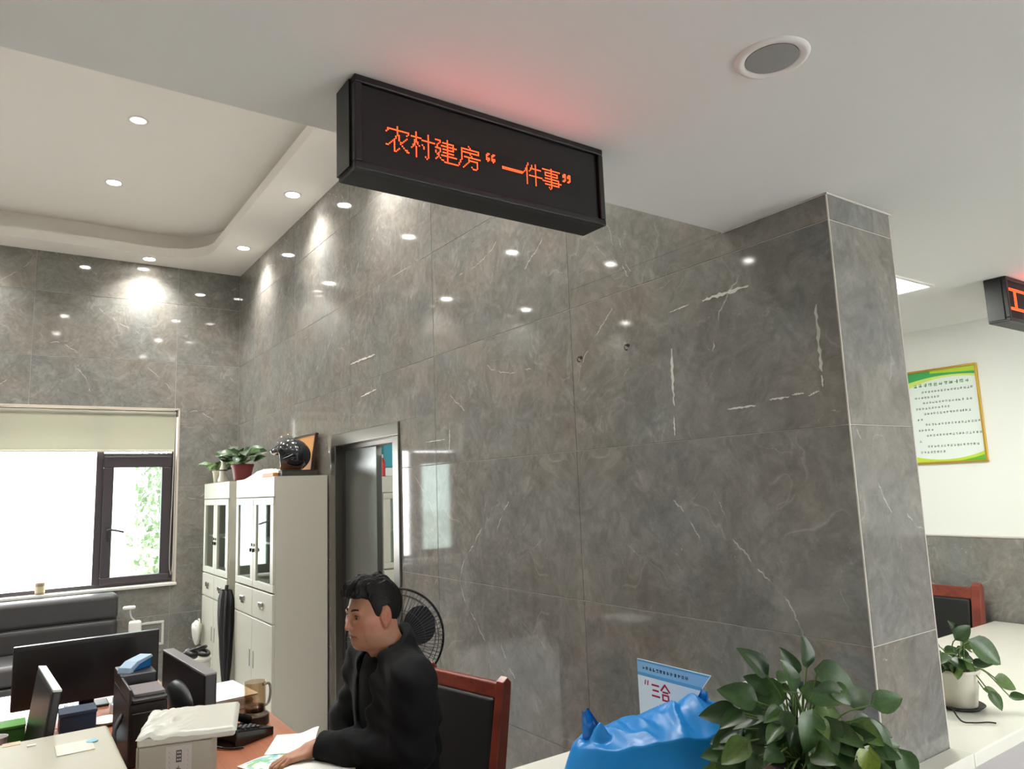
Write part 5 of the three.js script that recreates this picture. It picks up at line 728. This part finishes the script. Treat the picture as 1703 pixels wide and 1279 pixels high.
  // hair: a cap over the skull, thick on top and swept forward, cropped at the sides
  const hairF = (x, y, z) => { const [f, u, s] = toHead(x, y, z), t = Math.abs(s), strand = (n3(f * 60 + 9, s * 240, u * 40 + 5) - 0.5) * 0.006 + (n3(f * 30, s * 70 + 7, u * 20) - 0.5) * 0.011;
    let d = ell(f, u, s, -0.014, 0.038, 0, 0.104, 0.1, 0.0815) * S + strand * 0.6;
    d = smin(d, (ell(f, u, s, 0.018, 0.112, 0.004, 0.082, 0.036, 0.064) * S + strand * 1.6), 0.02);
    d = smin(d, (ell(f, u, s, 0.076, 0.09, 0.0, 0.034, 0.024, 0.052) * S + strand * 1.6), 0.015);
    // hairline: front edge on the forehead, temple, around the ear, nape
    const K = [[-0.12, -0.055], [-0.07, -0.05], [-0.042, -0.03], [-0.033, 0.02], [-0.02, 0.038], [0.0, 0.036], [0.008, 0.012], [0.013, -0.004], [0.026, -0.002], [0.034, 0.03], [0.045, 0.066], [0.065, 0.075], [0.2, 0.075]]; let line = K[K.length - 1][1]; for (let i = 0; i + 1 < K.length; i++) if (f <= K[i + 1][0]) { line = lerp(K[i][1], K[i + 1][1], clamp((f - K[i][0]) / (K[i + 1][0] - K[i][0]))); break; }
    line += (n3(f * 140 + 4, s * 140, 3.5) - 0.5) * 0.006; if (t < 0.05 && f > 0.03) line = Math.max(line, 0.073 + (n3(s * 120, 2.2, 7.7) - 0.5) * 0.008);
    return smax(d, (line - u) * 0.8, 0.006); };
  add('hair', sdfMesh(hairF, [HC[0] + 0.0, HC[1] + 0.04, HC[2]], 0.15, 118), phys(11, 9, 9, 0.6, { specularIntensity: 0.5 }), man);
  for (const k of [-1, 1]) {
    const P = (f, u, s) => fromHead(f, u, s * k);
    add('eyebrow', tube([P(0.0905, 0.031, 0.011), P(0.0885, 0.0355, 0.025), P(0.0785, 0.034, 0.045)], 0.0036, 14, 6), mat(34, 26, 22, 0.8), man);
    const e = add('eye', sph(0.0098, ...P(0.0735, 0.0075, 0.031), 16), mat(222, 214, 206, 0.25), man); const q = P(0.0815, 0.0065, 0.0318); add('iris', sph(0.0048, ...q, 12), mat(30, 20, 16, 0.2), e);
    add('eyelid', tube([P(0.079, 0.0105, 0.0175), P(0.0855, 0.0148, 0.029), P(0.0755, 0.0105, 0.0455)], 0.0022, 14, 6), mat(70, 44, 36, 0.7), man);
  }
  const trF = (x, y, z) => { const k = z + 0.03; let d = ell(x, y, z, 0.05, 0.55, -0.03, 0.16, 0.085, 0.19); for (const s of [-1, 1]) { d = smin(d, cap(x, y, z, [0.03, 0.555, -0.03 + s * 0.1], [-0.36, 0.53, -0.03 + s * 0.13], 0.09, 0.068), 0.03); d = smin(d, cap(x, y, z, [-0.36, 0.53, -0.03 + s * 0.13], [-0.3, 0.1, -0.03 + s * 0.13], 0.066, 0.05), 0.03); } return smax(d + fold(x, y, z, 0.012), 0.07 - y, 0.01); };
  add('trousers', sdfMesh(trF, [-0.1, 0.36, -0.03], 0.4, 60), mat(30, 31, 36, 0.85), man);
  for (const s of [-1, 1]) add('shoe', sdfMesh((x, y, z) => smax(smin(ell(x, y, z, -0.38, 0.04, -0.03 + s * 0.13, 0.1, 0.045, 0.042), ell(x, y, z, -0.3, 0.055, -0.03 + s * 0.13, 0.055, 0.06, 0.042), 0.03), 0.002 - y, 0.004), [-0.36, 0.06, -0.03 + s * 0.13], 0.14, 44), mat(22, 20, 20, 0.4), man);
}
renderer.render(scene, camera);
